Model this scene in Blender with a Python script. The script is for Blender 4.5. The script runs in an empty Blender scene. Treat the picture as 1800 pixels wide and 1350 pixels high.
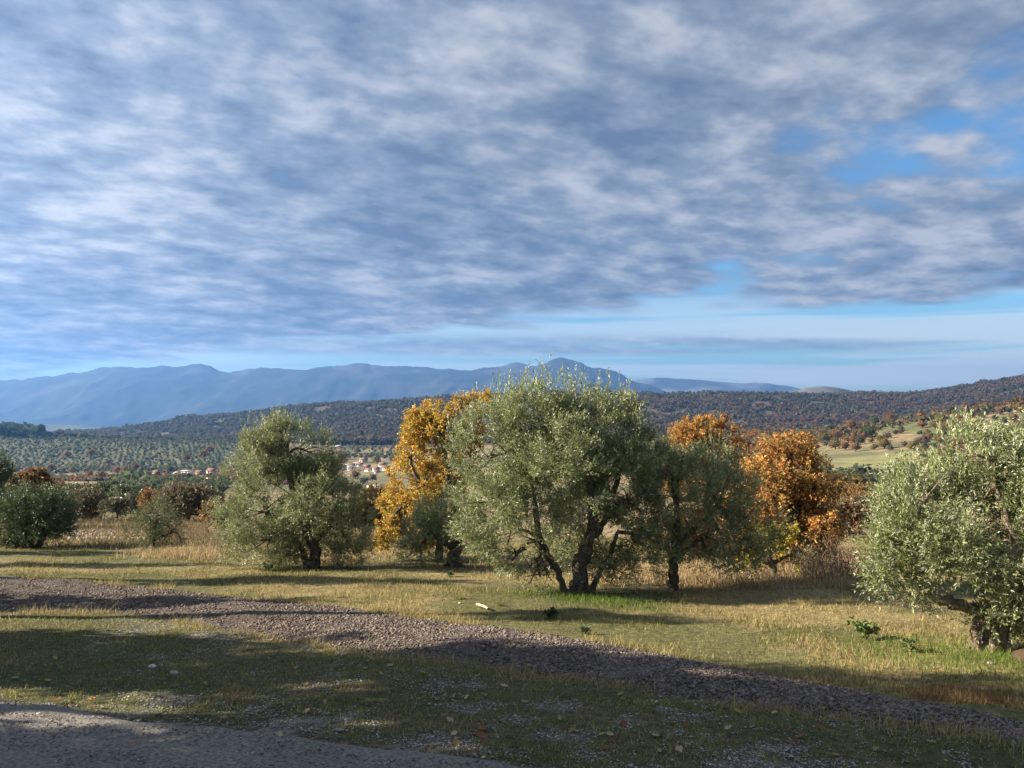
import bpy, math, random
import numpy as np

# ------------------------------------------------------------------ camera, sky, sun, exposure
SC = bpy.context.scene
COL = SC.collection
F = 1386.0                       # focal length in photo pixels (photo 1800 x 1350)
EYE = np.array([0.0, 0.0, 2.6])
HORIZON = 720.0
PITCH = math.atan((HORIZON - 675.0) / F)
cam_d = bpy.data.cameras.new('camera')
cam = bpy.data.objects.new('camera', cam_d)
COL.objects.link(cam)
cam.location = EYE
cam.rotation_euler = (math.pi / 2 + PITCH, 0, 0)
cam_d.sensor_width = 36.0
cam_d.lens = 36.0 * F / 1800.0
cam_d.clip_start = 0.1
cam_d.clip_end = 60000.0
SC.camera = cam

SUN_EL = math.radians(25.0)
SUN_SLOPE = 0.0                 # shadows run right (+x) and this much towards the camera (-y)
sun_dir = np.array([-1.0, SUN_SLOPE, 0.0]); sun_dir /= np.linalg.norm(sun_dir)
sun_vec = np.array([sun_dir[0] * math.cos(SUN_EL), sun_dir[1] * math.cos(SUN_EL), math.sin(SUN_EL)])
SUN_ROT = math.atan2(sun_vec[0], sun_vec[1])

SKY_STRENGTH = 0.05
CLOUD_STRENGTH = 0.335
EXPOSURE = 1.8


def make_world():
    w = bpy.data.worlds.new('World')
    SC.world = w
    w.use_nodes = True
    nt = w.node_tree
    N, L = nt.nodes, nt.links
    N.clear()

    def node(t, **kw):
        n = N.new(t)
        for k, v in kw.items():
            setattr(n, k, v)
        return n

    def plug(sock, val):
        if hasattr(val, 'is_linked'):
            L.new(val, sock)
        else:
            sock.default_value = val

    def m(op, a, b=0.0, c=0.0, clamp=False):
        n = node('ShaderNodeMath', operation=op, use_clamp=clamp)
        plug(n.inputs[0], a); plug(n.inputs[1], b); plug(n.inputs[2], c)
        return n.outputs[0]

    def noise(vec, scale, detail=3.0, rough=0.5, dist=0.0):
        n = node('ShaderNodeTexNoise')
        L.new(vec, n.inputs['Vector'])
        n.inputs['Scale'].default_value = scale
        n.inputs['Detail'].default_value = detail
        n.inputs['Roughness'].default_value = rough
        n.inputs['Distortion'].default_value = dist
        return n.outputs['Fac']

    def smooth(x, a, b):
        n = node('ShaderNodeMapRange', interpolation_type='SMOOTHSTEP')
        plug(n.inputs['Value'], x)
        n.inputs['From Min'].default_value = a
        n.inputs['From Max'].default_value = b
        return n.outputs['Result']

    def comb(x, y, z=0.0):
        n = node('ShaderNodeCombineXYZ')
        plug(n.inputs[0], x); plug(n.inputs[1], y); plug(n.inputs[2], z)
        return n.outputs[0]

    sky = node('ShaderNodeTexSky', sky_type='NISHITA')
    sky.sun_disc = False
    sky.sun_elevation = SUN_EL
    sky.sun_rotation = SUN_ROT
    sky.altitude = 200
    sky.air_density = 1.0
    sky.dust_density = 0.6
    sky.ozone_density = 2.0
    tc = node('ShaderNodeTexCoord')
    sep = node('ShaderNodeSeparateXYZ')
    L.new(tc.outputs['Generated'], sep.inputs[0])
    x, y, z = sep.outputs
    zc = m('ADD', m('MAXIMUM', z, 0.0), 0.09)
    u = m('DIVIDE', x, zc)
    v = m('DIVIDE', y, zc)
    # rolls of cloud lie across a slanted wind
    a = math.radians(28)
    zn = m('ADD', m('MAXIMUM', z, 0.0), 0.17)
    un = m('DIVIDE', x, zn)
    vn = m('DIVIDE', y, zn)
    ru = m('ADD', m('MULTIPLY', un, math.cos(a)), m('MULTIPLY', vn, math.sin(a)))
    rv = m('SUBTRACT', m('MULTIPLY', vn, math.cos(a)), m('MULTIPLY', un, math.sin(a)))
    p_flat = comb(u, v, 0.0)
    p_roll = comb(m('MULTIPLY', ru, 0.85), rv, 3.7)
    big = noise(p_flat, 0.75, 2.0, 0.5, 0.0)
    mid = noise(p_roll, 3.1, 2.0, 0.5, 0.0)
    cell = noise(p_roll, 9.0, 6.0, 0.56, 0.0)
    # thickness of the deck
    thick = m('ADD', m('ADD', m('MULTIPLY', big, 0.46), m('MULTIPLY', mid, 0.38)), m('MULTIPLY', cell, 0.16))
    thin_right = m('SUBTRACT', m('MULTIPLY', smooth(u, -0.4, 1.3), 0.135), m('SUBTRACT', 0.14, m('MULTIPLY', smooth(u, -1.5, -0.7), 0.05)))
    cover = smooth(m('SUBTRACT', thick, thin_right), 0.35, 0.46)
    # far edge of the deck, nearer on the right
    edge = m('SUBTRACT', m('SUBTRACT', 5.0, m('MULTIPLY', u, 0.46)), v)
    edge = m('ADD', edge, m('MULTIPLY', m('SUBTRACT', big, 0.5), 2.6))
    edge = m('ADD', edge, m('MULTIPLY', m('SUBTRACT', mid, 0.5), 1.3))
    deck = m('MULTIPLY', cover, smooth(edge, -0.12, 0.5))
    # high thin streaks over the far horizon
    az = m('DIVIDE', x, m('ADD', m('ABSOLUTE', y), 0.25))
    p_str = comb(m('MULTIPLY', az, 1.1), m('ADD', m('MULTIPLY', z, 26.0), m('MULTIPLY', az, 0.5)), 1.3)
    st = noise(p_str, 1.7, 3.0, 0.5, 0.3)
    streak = m('MULTIPLY', smooth(st, 0.40, 0.54), smooth(m('MULTIPLY', z, -1.0), -0.2, -0.03))
    streak = m('MULTIPLY', streak, m('ADD', m('MULTIPLY', smooth(az, -0.2, 0.35), 0.35), 0.65))

    # brightness inside the deck: thin cells bright, thick rolls blue grey
    lum = m('ADD', m('MULTIPLY', mid, 0.36), m('ADD', m('MULTIPLY', cell, 0.60), m('MULTIPLY', noise(p_flat, 1.0, 2.0, 0.5), 0.30)))
    # 0.35 .. 0.95, mean about 0.625
    ramp = node('ShaderNodeValToRGB')
    cr = ramp.color_ramp
    cr.elements[0].position = 0.50; cr.elements[0].color = (0.148, 0.203, 0.312, 1)
    cr.elements[1].position = 0.775; cr.elements[1].color = (0.565, 0.59, 0.65, 1)
    e = cr.elements.new(0.63); e.color = (0.285, 0.342, 0.448, 1)
    L.new(lum, ramp.inputs[0])
    # glow towards the sun
    dot = m('ADD', m('ADD', m('MULTIPLY', x, float(sun_vec[0])), m('MULTIPLY', y, float(sun_vec[1]))), m('MULTIPLY', z, float(sun_vec[2])))
    glow = m('ADD', 0.86, m('MULTIPLY', smooth(dot, 0.1, 1.0), 0.75))
    hs = node('ShaderNodeHueSaturation'); hs.inputs['Saturation'].default_value = 1.12; L.new(sky.outputs[0], hs.inputs['Color'])
    tint = node('ShaderNodeMix', data_type='RGBA', blend_type='MULTIPLY'); tint.inputs[0].default_value = 1.0
    L.new(hs.outputs[0], tint.inputs[6]); tint.inputs[7].default_value = (0.66, 0.90, 1.02, 1)
    bg_sky = node('ShaderNodeBackground'); L.new(tint.outputs[2], bg_sky.inputs[0]); bg_sky.inputs[1].default_value = SKY_STRENGTH
    bg_str = node('ShaderNodeBackground'); bg_str.inputs[0].default_value = (0.86, 0.90, 0.92, 1)
    bg_str.inputs[1].default_value = CLOUD_STRENGTH
    bg_cl = node('ShaderNodeBackground'); L.new(ramp.outputs[0], bg_cl.inputs[0])
    L.new(m('MULTIPLY', glow, CLOUD_STRENGTH), bg_cl.inputs[1])
    # a low grey bank under the clear gap
    bank = m('MULTIPLY', smooth(z, 0.062, 0.074), m('SUBTRACT', 1.0, smooth(z, 0.082, 0.102)))
    bank = m('MULTIPLY', bank, m('SUBTRACT', 1.0, smooth(m('ADD', az, m('MULTIPLY', m('SUBTRACT', st, 0.5), 0.8)), 0.28, 0.50)))
    deck = m('MAXIMUM', deck, m('MULTIPLY', bank, m('MULTIPLY', smooth(st, 0.32, 0.52), 0.75)))
    m1 = node('ShaderNodeMixShader'); L.new(m('MULTIPLY', streak, 0.85), m1.inputs[0]); L.new(bg_sky.outputs[0], m1.inputs[1]); L.new(bg_str.outputs[0], m1.inputs[2])
    m2 = node('ShaderNodeMixShader'); L.new(m('MULTIPLY', deck, 0.97), m2.inputs[0]); L.new(m1.outputs[0], m2.inputs[1]); L.new(bg_cl.outputs[0], m2.inputs[2])
    out = node('ShaderNodeOutputWorld'); L.new(m2.outputs[0], out.inputs[0])
    w.cycles.sampling_method = 'MANUAL'
    w.cycles.sample_map_resolution = 512


make_world()

sun_data = bpy.data.lights.new('sun', 'SUN')
sun_data.energy = 5.0
sun_data.angle = math.radians(0.53)
sun_data.color = (1.0, 0.87, 0.68)
sun = bpy.data.objects.new('sun', sun_data)
COL.objects.link(sun)
sun.rotation_euler = (math.pi / 2 - SUN_EL, 0, math.atan2(sun_vec[0], -sun_vec[1]))

SC.view_settings.view_transform = 'Standard'
SC.view_settings.look = 'None'
SC.view_settings.gamma = 1.0
SC.view_settings.use_curve_mapping = False
SC.view_settings.exposure = EXPOSURE
cy = SC.cycles
cy.max_bounces = 6
cy.diffuse_bounces = 3
cy.glossy_bounces = 2
cy.transmission_bounces = 3
cy.volume_bounces = 0
cy.use_denoising = True
cy.sample_clamp_indirect = 4.0

# ------------------------------------------------------------------ helpers
rng = np.random.default_rng(7)
random.seed(7)
CP, SP = math.cos(PITCH), math.sin(PITCH)


def ray(px, py):
    """direction with unit forward depth along the camera axis"""
    cx = (np.asarray(px, float) - 900.0) / F
    cyy = (675.0 - np.asarray(py, float)) / F
    return np.stack(np.broadcast_arrays(cx, CP - SP * cyy, SP + CP * cyy), -1)


def at(px, py, depth):
    """the place seen at a photo pixel at a given distance ahead (world y)"""
    d = ray(px, py)
    return EYE + d * (np.asarray(depth, float)[..., None] / d[..., 1:2])


def proj(P):
    Q = np.asarray(P, float) - EYE
    dep = Q[..., 1] * CP + Q[..., 2] * SP
    up = -Q[..., 1] * SP + Q[..., 2] * CP
    return 900 + F * Q[..., 0] / dep, 675 - F * up / dep


def _h(ix, iy, iz, seed):
    h = (ix * 374761393 + iy * 668265263 + iz * 1274126177 + seed * 974634541) & 0xFFFFFFFF
    h = ((h ^ (h >> 13)) * 1274126177) & 0xFFFFFFFF
    h = h ^ (h >> 16)
    return (h & 0xFFFFFF) / float(0xFFFFFF)


def vnoise(x, y, z=0.0, seed=0):
    x, y, z = np.broadcast_arrays(np.asarray(x, float), np.asarray(y, float), np.asarray(z, float))
    fx, fy, fz = np.floor(x), np.floor(y), np.floor(z)
    ix, iy, iz = fx.astype(np.int64), fy.astype(np.int64), fz.astype(np.int64)
    tx, ty, tz = x - fx, y - fy, z - fz
    tx, ty, tz = (t * t * (3 - 2 * t) for t in (tx, ty, tz))
    r = 0
    for a in (0, 1):
        for b in (0, 1):
            for c in (0, 1):
                wgt = (tx if a else 1 - tx) * (ty if b else 1 - ty) * (tz if c else 1 - tz)
                r = r + wgt * _h(ix + a, iy + b, iz + c, seed)
    return r


def fbm(x, y, z=0.0, seed=0, octs=4, gain=0.5):
    r, amp, tot = 0, 1.0, 0
    for k in range(octs):
        s = 2.03 ** k
        r = r + amp * vnoise(np.asarray(x) * s + 13.7 * k, np.asarray(y) * s + 7.1 * k, np.asarray(z) * s, seed + k)
        tot += amp
        amp *= gain
    return r / tot


def nrm(v):
    return v / np.maximum(np.linalg.norm(v, axis=-1, keepdims=True), 1e-9)


def sstep(x, a, b):
    t = np.clip((np.asarray(x, float) - a) / (b - a), 0, 1)
    return t * t * (3 - 2 * t)


class Geo:
    """collects vertices, faces and a per-vertex base colour, then links ONE mesh object"""

    def __init__(self):
        self.v, self.f, self.c, self.n = [], [], [], 0

    def add(self, verts, faces, col=(0.5, 0.5, 0.5)):
        verts = np.asarray(verts, float).reshape(-1, 3)
        faces = np.asarray(faces, np.int64)
        self.v.append(verts)
        self.f.append(faces + self.n)
        self.c.append(np.broadcast_to(np.asarray(col, float), verts.shape))
        self.n += len(verts)
        return self

    def mesh(self, name, mat, smooth=False, origin=None):
        V = np.concatenate(self.v)
        if origin is not None:
            V = V - np.asarray(origin, float)
        C = np.concatenate(self.c)
        me = bpy.data.meshes.new(name)
        me.vertices.add(len(V))
        me.vertices.foreach_set('co', V.astype(np.float32).ravel())
        loops = np.concatenate([f.ravel() for f in self.f])
        counts = np.concatenate([np.full(len(f), f.shape[1]) for f in self.f])
        starts = np.concatenate([[0], np.cumsum(counts)[:-1]])
        me.loops.add(len(loops))
        me.loops.foreach_set('vertex_index', loops.astype(np.int32))
        me.polygons.add(len(counts))
        me.polygons.foreach_set('loop_start', starts.astype(np.int32))
        if smooth:
            me.polygons.foreach_set('use_smooth', np.ones(len(counts), bool))
        at_ = me.color_attributes.new('col', 'FLOAT_COLOR', 'POINT')
        at_.data.foreach_set('color', np.concatenate([C, np.ones((len(C), 1))], 1).astype(np.float32).ravel())
        me.update(calc_edges=True)
        me.validate()
        me.materials.append(mat)
        return me

    def build(self, name, mat, parent=None, smooth=False, origin=None, loc=None):
        ob = bpy.data.objects.new(name, self.mesh(name, mat, smooth, origin))
        COL.objects.link(ob)
        if parent is not None:
            ob.parent = parent
        if loc is not None:
            ob.location = loc
        return ob


def tag(o, label=None, cat=None, group=None, kind=None):
    if label: o['label'] = label
    if cat: o['category'] = cat
    if group: o['group'] = group
    if kind: o['kind'] = kind
    return o


def empty(name, loc, rz=0.0):
    o = bpy.data.objects.new(name, None)
    COL.objects.link(o)
    o.location = [float(q) for q in loc]
    o.rotation_euler = (0, 0, rz)
    o.empty_display_size = 0.2
    return o


def copy_tree(o, parent=None):
    c = o.copy()
    COL.objects.link(c)
    if parent is not None:
        c.parent = parent
    for ch in list(o.children):
        copy_tree(ch, c)
    return c


def tube(g, pts, rads, sides=7, col=(0.1, 0.08, 0.06), rough=0.0, seed=0):
    pts = np.asarray(pts, float)
    rads = np.asarray(rads, float)
    n = len(pts)
    tan = nrm(np.gradient(pts, axis=0))
    ref = np.array([0.31, 0.92, 0.2]) if abs(tan[0][2]) > 0.5 else np.array([0.1, 0.2, 1.0])
    u = nrm(np.cross(tan, ref))
    w = np.cross(tan, u)
    ang = np.linspace(0, 2 * math.pi, sides, endpoint=False)
    rr = rads[:, None] * np.ones((n, sides))
    if rough:
        rr = rr * (1 + rough * (vnoise(np.arange(n)[:, None] * 0.9, np.cos(ang)[None] * 1.6 + 5, np.sin(ang)[None] * 1.6 + 5, seed) - 0.5) * 2)
    V = pts[:, None] + rr[..., None] * (u[:, None] * np.cos(ang)[None, :, None] + w[:, None] * np.sin(ang)[None, :, None])
    i = np.arange(n - 1)[:, None] * sides
    j = np.arange(sides)[None]
    k = (j + 1) % sides
    Fq = np.stack([i + j, i + k, i + sides + k, i + sides + j], -1).reshape(-1, 4)
    g.add(V.reshape(-1, 3), Fq, col)


def curve_pts(pts, rads, m=5):
    """Catmull-Rom resample of a stem"""
    pts = np.asarray(pts, float); rads = np.asarray(rads, float)
    P = np.vstack([2 * pts[0] - pts[1], pts, 2 * pts[-1] - pts[-2]])
    out, ro = [], []
    for i in range(1, len(P) - 2):
        for t in np.linspace(0, 1, m, endpoint=False):
            a, b, c, d = P[i - 1], P[i], P[i + 1], P[i + 2]
            out.append(0.5 * ((2 * b) + (c - a) * t + (2 * a - 5 * b + 4 * c - d) * t ** 2 + (3 * b - a - 3 * c + d) * t ** 3))
            ro.append(rads[i - 1] * (1 - t) + rads[i] * t)
    out.append(pts[-1]); ro.append(rads[-1])
    return np.array(out), np.array(ro)


def sprays(g, pos, axis, K, L, ll, lw, col, under=None, spread=0.8, droop=0.0, r=rng):
    """leafy twigs: K narrow leaves around each twig"""
    n = len(pos)
    if n == 0:
        return
    axis = nrm(axis)
    a = nrm(np.cross(axis, r.normal(size=(n, 3))))
    b = np.cross(axis, a)
    s = r.uniform(0.02, 1.0, (n, K, 1))
    th = r.uniform(0, 2 * math.pi, (n, K, 1))
    rad = np.cos(th) * a[:, None] + np.sin(th) * b[:, None]
    ld = nrm(axis[:, None] * r.uniform(0.35, 1.0, (n, K, 1)) + rad * spread * r.uniform(0.5, 1.1, (n, K, 1)) - np.array([0, 0, droop]))
    p0 = pos[:, None] + axis[:, None] * (np.asarray(L).reshape(-1, 1, 1) * s)
    side = nrm(np.cross(ld, r.normal(size=(n, K, 3))))
    l = ll * r.uniform(0.7, 1.25, (n, K, 1))
    w = lw * r.uniform(0.75, 1.2, (n, K, 1)) * 0.5
    V = np.stack([p0, p0 + ld * l * 0.48 + side * w, p0 + ld * l, p0 + ld * l * 0.48 - side * w], 2)
    C = np.broadcast_to(col.reshape(n, 1, 1, 3) * r.uniform(0.8, 1.2, (n, K, 1, 1)), (n, K, 4, 3))
    m = n * K
    g.add(V.reshape(-1, 3), np.arange(m * 4).reshape(m, 4), C.reshape(-1, 3))


# ------------------------------------------------------------------ materials
def new_mat(name):
    m = bpy.data.materials.new(name)
    m.use_nodes = True
    m.node_tree.nodes.clear()
    return m, m.node_tree.nodes, m.node_tree.links


def foliage(name, back=(1, 1, 1), back_add=0.0, trans=0.3, rough=0.5, spec=0.3):
    m, N, L = new_mat(name)
    at_ = N.new('ShaderNodeAttribute'); at_.attribute_name = 'col'
    geo = N.new('ShaderNodeNewGeometry')
    mul = N.new('ShaderNodeMix'); mul.data_type = 'RGBA'; mul.blend_type = 'MULTIPLY'; mul.inputs[0].default_value = 1
    L.new(at_.outputs['Color'], mul.inputs[6]); mul.inputs[7].default_value = (*back, 1)
    mix = N.new('ShaderNodeMix'); mix.data_type = 'RGBA'
    L.new(geo.outputs['Backfacing'], mix.inputs[0]); L.new(at_.outputs['Color'], mix.inputs[6]); L.new(mul.outputs[2], mix.inputs[7])
    pr = N.new('ShaderNodeBsdfPrincipled')
    L.new(mix.outputs[2], pr.inputs['Base Color'])
    pr.inputs['Roughness'].default_value = rough
    pr.inputs['Specular IOR Level'].default_value = spec
    tr = N.new('ShaderNodeBsdfTranslucent')
    L.new(at_.outputs['Color'], tr.inputs[0])
    ms = N.new('ShaderNodeMixShader'); ms.inputs[0].default_value = trans
    L.new(pr.outputs[0], ms.inputs[1]); L.new(tr.outputs[0], ms.inputs[2])
    out = N.new('ShaderNodeOutputMaterial'); L.new(ms.outputs[0], out.inputs[0])
    return m


def surface(name, scale=6.0, amount=0.5, rough=0.9, bump=0.0, bscale=30.0, spec=0.2):
    """vertex base colour times two octaves of grain, with fine relief"""
    m, N, L = new_mat(name)
    at_ = N.new('ShaderNodeAttribute'); at_.attribute_name = 'col'
    tc = N.new('ShaderNodeNewGeometry')
    no = N.new('ShaderNodeTexNoise'); no.inputs['Scale'].default_value = scale; no.inputs['Detail'].default_value = 6
    L.new(tc.outputs['Position'], no.inputs['Vector'])
    mr = N.new('ShaderNodeMapRange')
    mr.inputs['From Min'].default_value = 0.3; mr.inputs['From Max'].default_value = 0.7
    mr.inputs['To Min'].default_value = 1 - amount; mr.inputs['To Max'].default_value = 1 + amount
    L.new(no.outputs['Fac'], mr.inputs['Value'])
    vm = N.new('ShaderNodeVectorMath'); vm.operation = 'SCALE'
    L.new(at_.outputs['Color'], vm.inputs[0]); L.new(mr.outputs[0], vm.inputs['Scale'])
    pr = N.new('ShaderNodeBsdfPrincipled')
    L.new(vm.outputs[0], pr.inputs['Base Color'])
    pr.inputs['Roughness'].default_value = rough
    pr.inputs['Specular IOR Level'].default_value = spec
    if bump:
        nb = N.new('ShaderNodeTexNoise'); nb.inputs['Scale'].default_value = bscale; nb.inputs['Detail'].default_value = 5
        L.new(tc.outputs['Position'], nb.inputs['Vector'])
        bp = N.new('ShaderNodeBump'); bp.inputs['Strength'].default_value = bump; bp.inputs['Distance'].default_value = 1.0 / bscale
        L.new(nb.outputs['Fac'], bp.inputs['Height'])
        L.new(bp.outputs[0], pr.inputs['Normal'])
    out = N.new('ShaderNodeOutputMaterial'); L.new(pr.outputs[0], out.inputs[0])
    return m


M = dict(
    olive=foliage('olive_leaf', back=(1.65, 1.65, 1.95), trans=0.32, rough=0.42, spec=0.45),
    oak=foliage('autumn_leaf', back=(1.1, 1.1, 1.2), trans=0.38, rough=0.55),
    leaf=foliage('green_leaf', back=(1.3, 1.3, 1.3), trans=0.3, rough=0.5),
    grass=foliage('grass_blade', trans=0.35, rough=0.6, spec=0.2),
    bark=surface('bark', 14.0, 0.5, 0.95, 0.9, 40.0),
    soil=surface('meadow_soil', 9.0, 0.55, 0.95, 0.8, 25.0),
    stone=surface('gravel_stone', 40.0, 0.25, 0.9),
    track=surface('gravel_bed', 25.0, 0.5, 0.95, 0.9, 45.0),
    land=surface('valley_land', 0.12, 0.3, 1.0, 0.0),
    rock=surface('mountain_rock', 0.004, 0.45, 1.0, 0.0),
    far=foliage('far_foliage', trans=0.5, rough=0.9, spec=0.1),
    plaster=surface('plaster', 1.0, 0.08, 0.9),
    tile=surface('roof_tile', 2.0, 0.3, 0.9),
    window=surface('window_glass', 1.0, 0.1, 0.25, spec=0.6),
    litter=foliage('dry_leaf', trans=0.15, rough=0.7),
)

# ------------------------------------------------------------------ the near ground
SLOPE = 0.1


def plane_hit(px, py):
    d = ray(px, py)
    s = -EYE[2] / (d[..., 2] + SLOPE * d[..., 1])
    return EYE + d * s[..., None]


def poly_world(pts):
    pts = np.array(pts, float)
    return plane_hit(pts[:, 0], pts[:, 1])[:, :2]


# gravel track edges (far and near) and the edge of the drive at the bottom left
track_far = poly_world([(-420, 1000), (0, 1021), (200, 1031), (350, 1045), (520, 1064), (700, 1088), (860, 1108), (1000, 1130), (1150, 1152), (1300, 1182), (1450, 1212), (1600, 1243), (1720, 1266), (1900, 1306), (2300, 1400)])
track_near = poly_world([(-420, 1072), (0, 1074), (210, 1076), (330, 1094), (450, 1114), (580, 1140), (700, 1160), (860, 1178), (1000, 1192), (1150, 1217), (1300, 1243), (1450, 1264), (1600, 1284), (1720, 1300), (1900, 1330), (2300, 1430)])
drive_edge = poly_world([(-500, 1200), (0, 1233), (130, 1246), (250, 1262), (380, 1272), (500, 1290), (640, 1311), (780, 1331), (960, 1353), (1300, 1400), (1900, 1490)])


def track_coord(x, y):
    """0 at the near edge, 1 at the far edge of the gravel track"""
    yf = np.interp(x, track_far[:, 0], track_far[:, 1])
    yn = np.interp(x, track_near[:, 0], track_near[:, 1])
    return (y - yn) / np.maximum(yf - yn, 0.05)


def drive_mask(x, y):
    return np.interp(x, drive_edge[:, 0], drive_edge[:, 1]) - y      # > 0 on the drive


def gz(x, y):
    x = np.asarray(x, float); y = np.asarray(y, float)
    z = -SLOPE * np.where(y > 0, y, 0.0)
    und = (fbm(x * 0.22, y * 0.22, seed=3, octs=3) - 0.5) * 0.22 + (vnoise(x * 1.3, y * 1.3, seed=9) - 0.5) * 0.05
    z = z + und * sstep(np.abs(y), 0, 8)
    return z


def mound(x, y):
    s = track_coord(x, y)
    yf = np.interp(x, track_far[:, 0], track_far[:, 1]); yn = np.interp(x, track_near[:, 0], track_near[:, 1])
    wid = np.maximum(yf - yn, 0.05)
    prof = np.clip(1 - ((s - 0.55) / 0.55) ** 2, -0.3, 1)
    return prof * np.clip(wid * 0.028, 0.02, 0.085)


def near_colour(x, y):
    """base colour of the soil sheet: thin turf, straw, bare stony ground"""
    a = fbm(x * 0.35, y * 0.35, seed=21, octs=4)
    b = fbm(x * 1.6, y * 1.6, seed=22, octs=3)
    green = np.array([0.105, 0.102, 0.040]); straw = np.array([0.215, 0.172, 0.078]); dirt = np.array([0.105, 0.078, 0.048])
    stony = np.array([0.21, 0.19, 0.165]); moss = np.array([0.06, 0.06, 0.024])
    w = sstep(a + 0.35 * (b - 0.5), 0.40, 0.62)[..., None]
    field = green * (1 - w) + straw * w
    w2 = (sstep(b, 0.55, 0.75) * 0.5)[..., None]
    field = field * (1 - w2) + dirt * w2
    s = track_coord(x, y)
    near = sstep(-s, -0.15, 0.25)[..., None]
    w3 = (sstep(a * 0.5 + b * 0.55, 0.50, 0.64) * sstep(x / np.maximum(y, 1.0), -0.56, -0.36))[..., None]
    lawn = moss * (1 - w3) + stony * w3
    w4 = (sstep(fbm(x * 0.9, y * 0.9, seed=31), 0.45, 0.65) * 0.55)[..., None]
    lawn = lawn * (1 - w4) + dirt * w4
    return field * (1 - near) + lawn * near


def grid_mesh(X, Y, Z):
    ny, nx = X.shape
    V = np.stack([X, Y, Z], -1).reshape(-1, 3)
    i = np.arange(ny - 1)[:, None] * nx
    j = np.arange(nx - 1)[None]
    Fq = np.stack([i + j, i + j + 1, i + nx + j + 1, i + nx + j], -1).reshape(-1, 4)
    return V, Fq


def build_ground():
    yy = np.concatenate([np.linspace(-25, 5, 31), np.linspace(5.2, 16, 110), np.linspace(16.2, 43, 110)])
    xx = np.concatenate([np.linspace(-75, -14, 62), np.linspace(-13.8, 16, 260), np.linspace(16.5, 75, 60)])
    X, Y = np.meshgrid(xx, yy)
    V, Fq = grid_mesh(X, Y, gz(X, Y))
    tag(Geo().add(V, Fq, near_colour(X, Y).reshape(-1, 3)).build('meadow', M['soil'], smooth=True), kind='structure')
    # gravel track: a low spread bank of crushed stone
    xs = np.linspace(-32, 18, 420)
    ss = np.linspace(-0.08, 1.06, 26)
    yf = np.interp(xs, track_far[:, 0], track_far[:, 1]); yn = np.interp(xs, track_near[:, 0], track_near[:, 1])
    S, XS = np.meshgrid(ss, xs, indexing='ij')
    Y = yn[None] + S * (yf - yn)[None]
    Z = gz(XS, Y) + mound(XS, Y) + (vnoise(XS * 5, Y * 5, seed=4) - 0.5) * 0.03
    V, Fq = grid_mesh(XS, Y, Z)
    c = np.array([0.09, 0.074, 0.063]) * (0.8 + 0.4 * fbm(XS, Y, seed=5))[..., None]
    tag(Geo().add(V, Fq, c.reshape(-1, 3)).build('gravel_track', M['track'], smooth=True), kind='structure')
    # the drive
    xs = np.linspace(-14, 10, 240)
    ye = np.interp(xs, drive_edge[:, 0], drive_edge[:, 1])
    q = np.concatenate([[-0.12, 0.0, 0.1, 0.2, 0.3], np.linspace(0.5, 14, 60)])
    Q, XS = np.meshgrid(q, xs, indexing='ij')
    Y = ye[None] + (fbm(xs * 1.5, xs * 0, seed=6)[None] - 0.5) * 0.25 - Q
    Z = gz(XS, Y) + 0.09 * sstep(Q, -0.1, 0.35) - 0.03 + 0.012 * np.sin(Q * 9 + XS * 0.4)
    Z = Z + (vnoise(XS * 3, Y * 3, seed=8) - 0.5) * 0.03
    V, Fq = grid_mesh(XS[::-1], Y[::-1], Z[::-1])
    c = np.array([0.165, 0.15, 0.135]) * (0.8 + 0.4 * fbm(XS, Y, seed=7))[..., None]
    tag(Geo().add(V, Fq, c[::-1].reshape(-1, 3)).build('gravel_drive', M['track'], smooth=True), kind='structure')


build_ground()


def ground(x, y):
    z = gz(x, y)
    s = track_coord(x, y)
    z = np.where((s > -0.05) & (s < 1.05), np.maximum(z, z + mound(x, y)), z)
    d = drive_mask(x, y)
    return np.where(d > 0, z + 0.055 * sstep(d, 0, 0.35), z)


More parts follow.
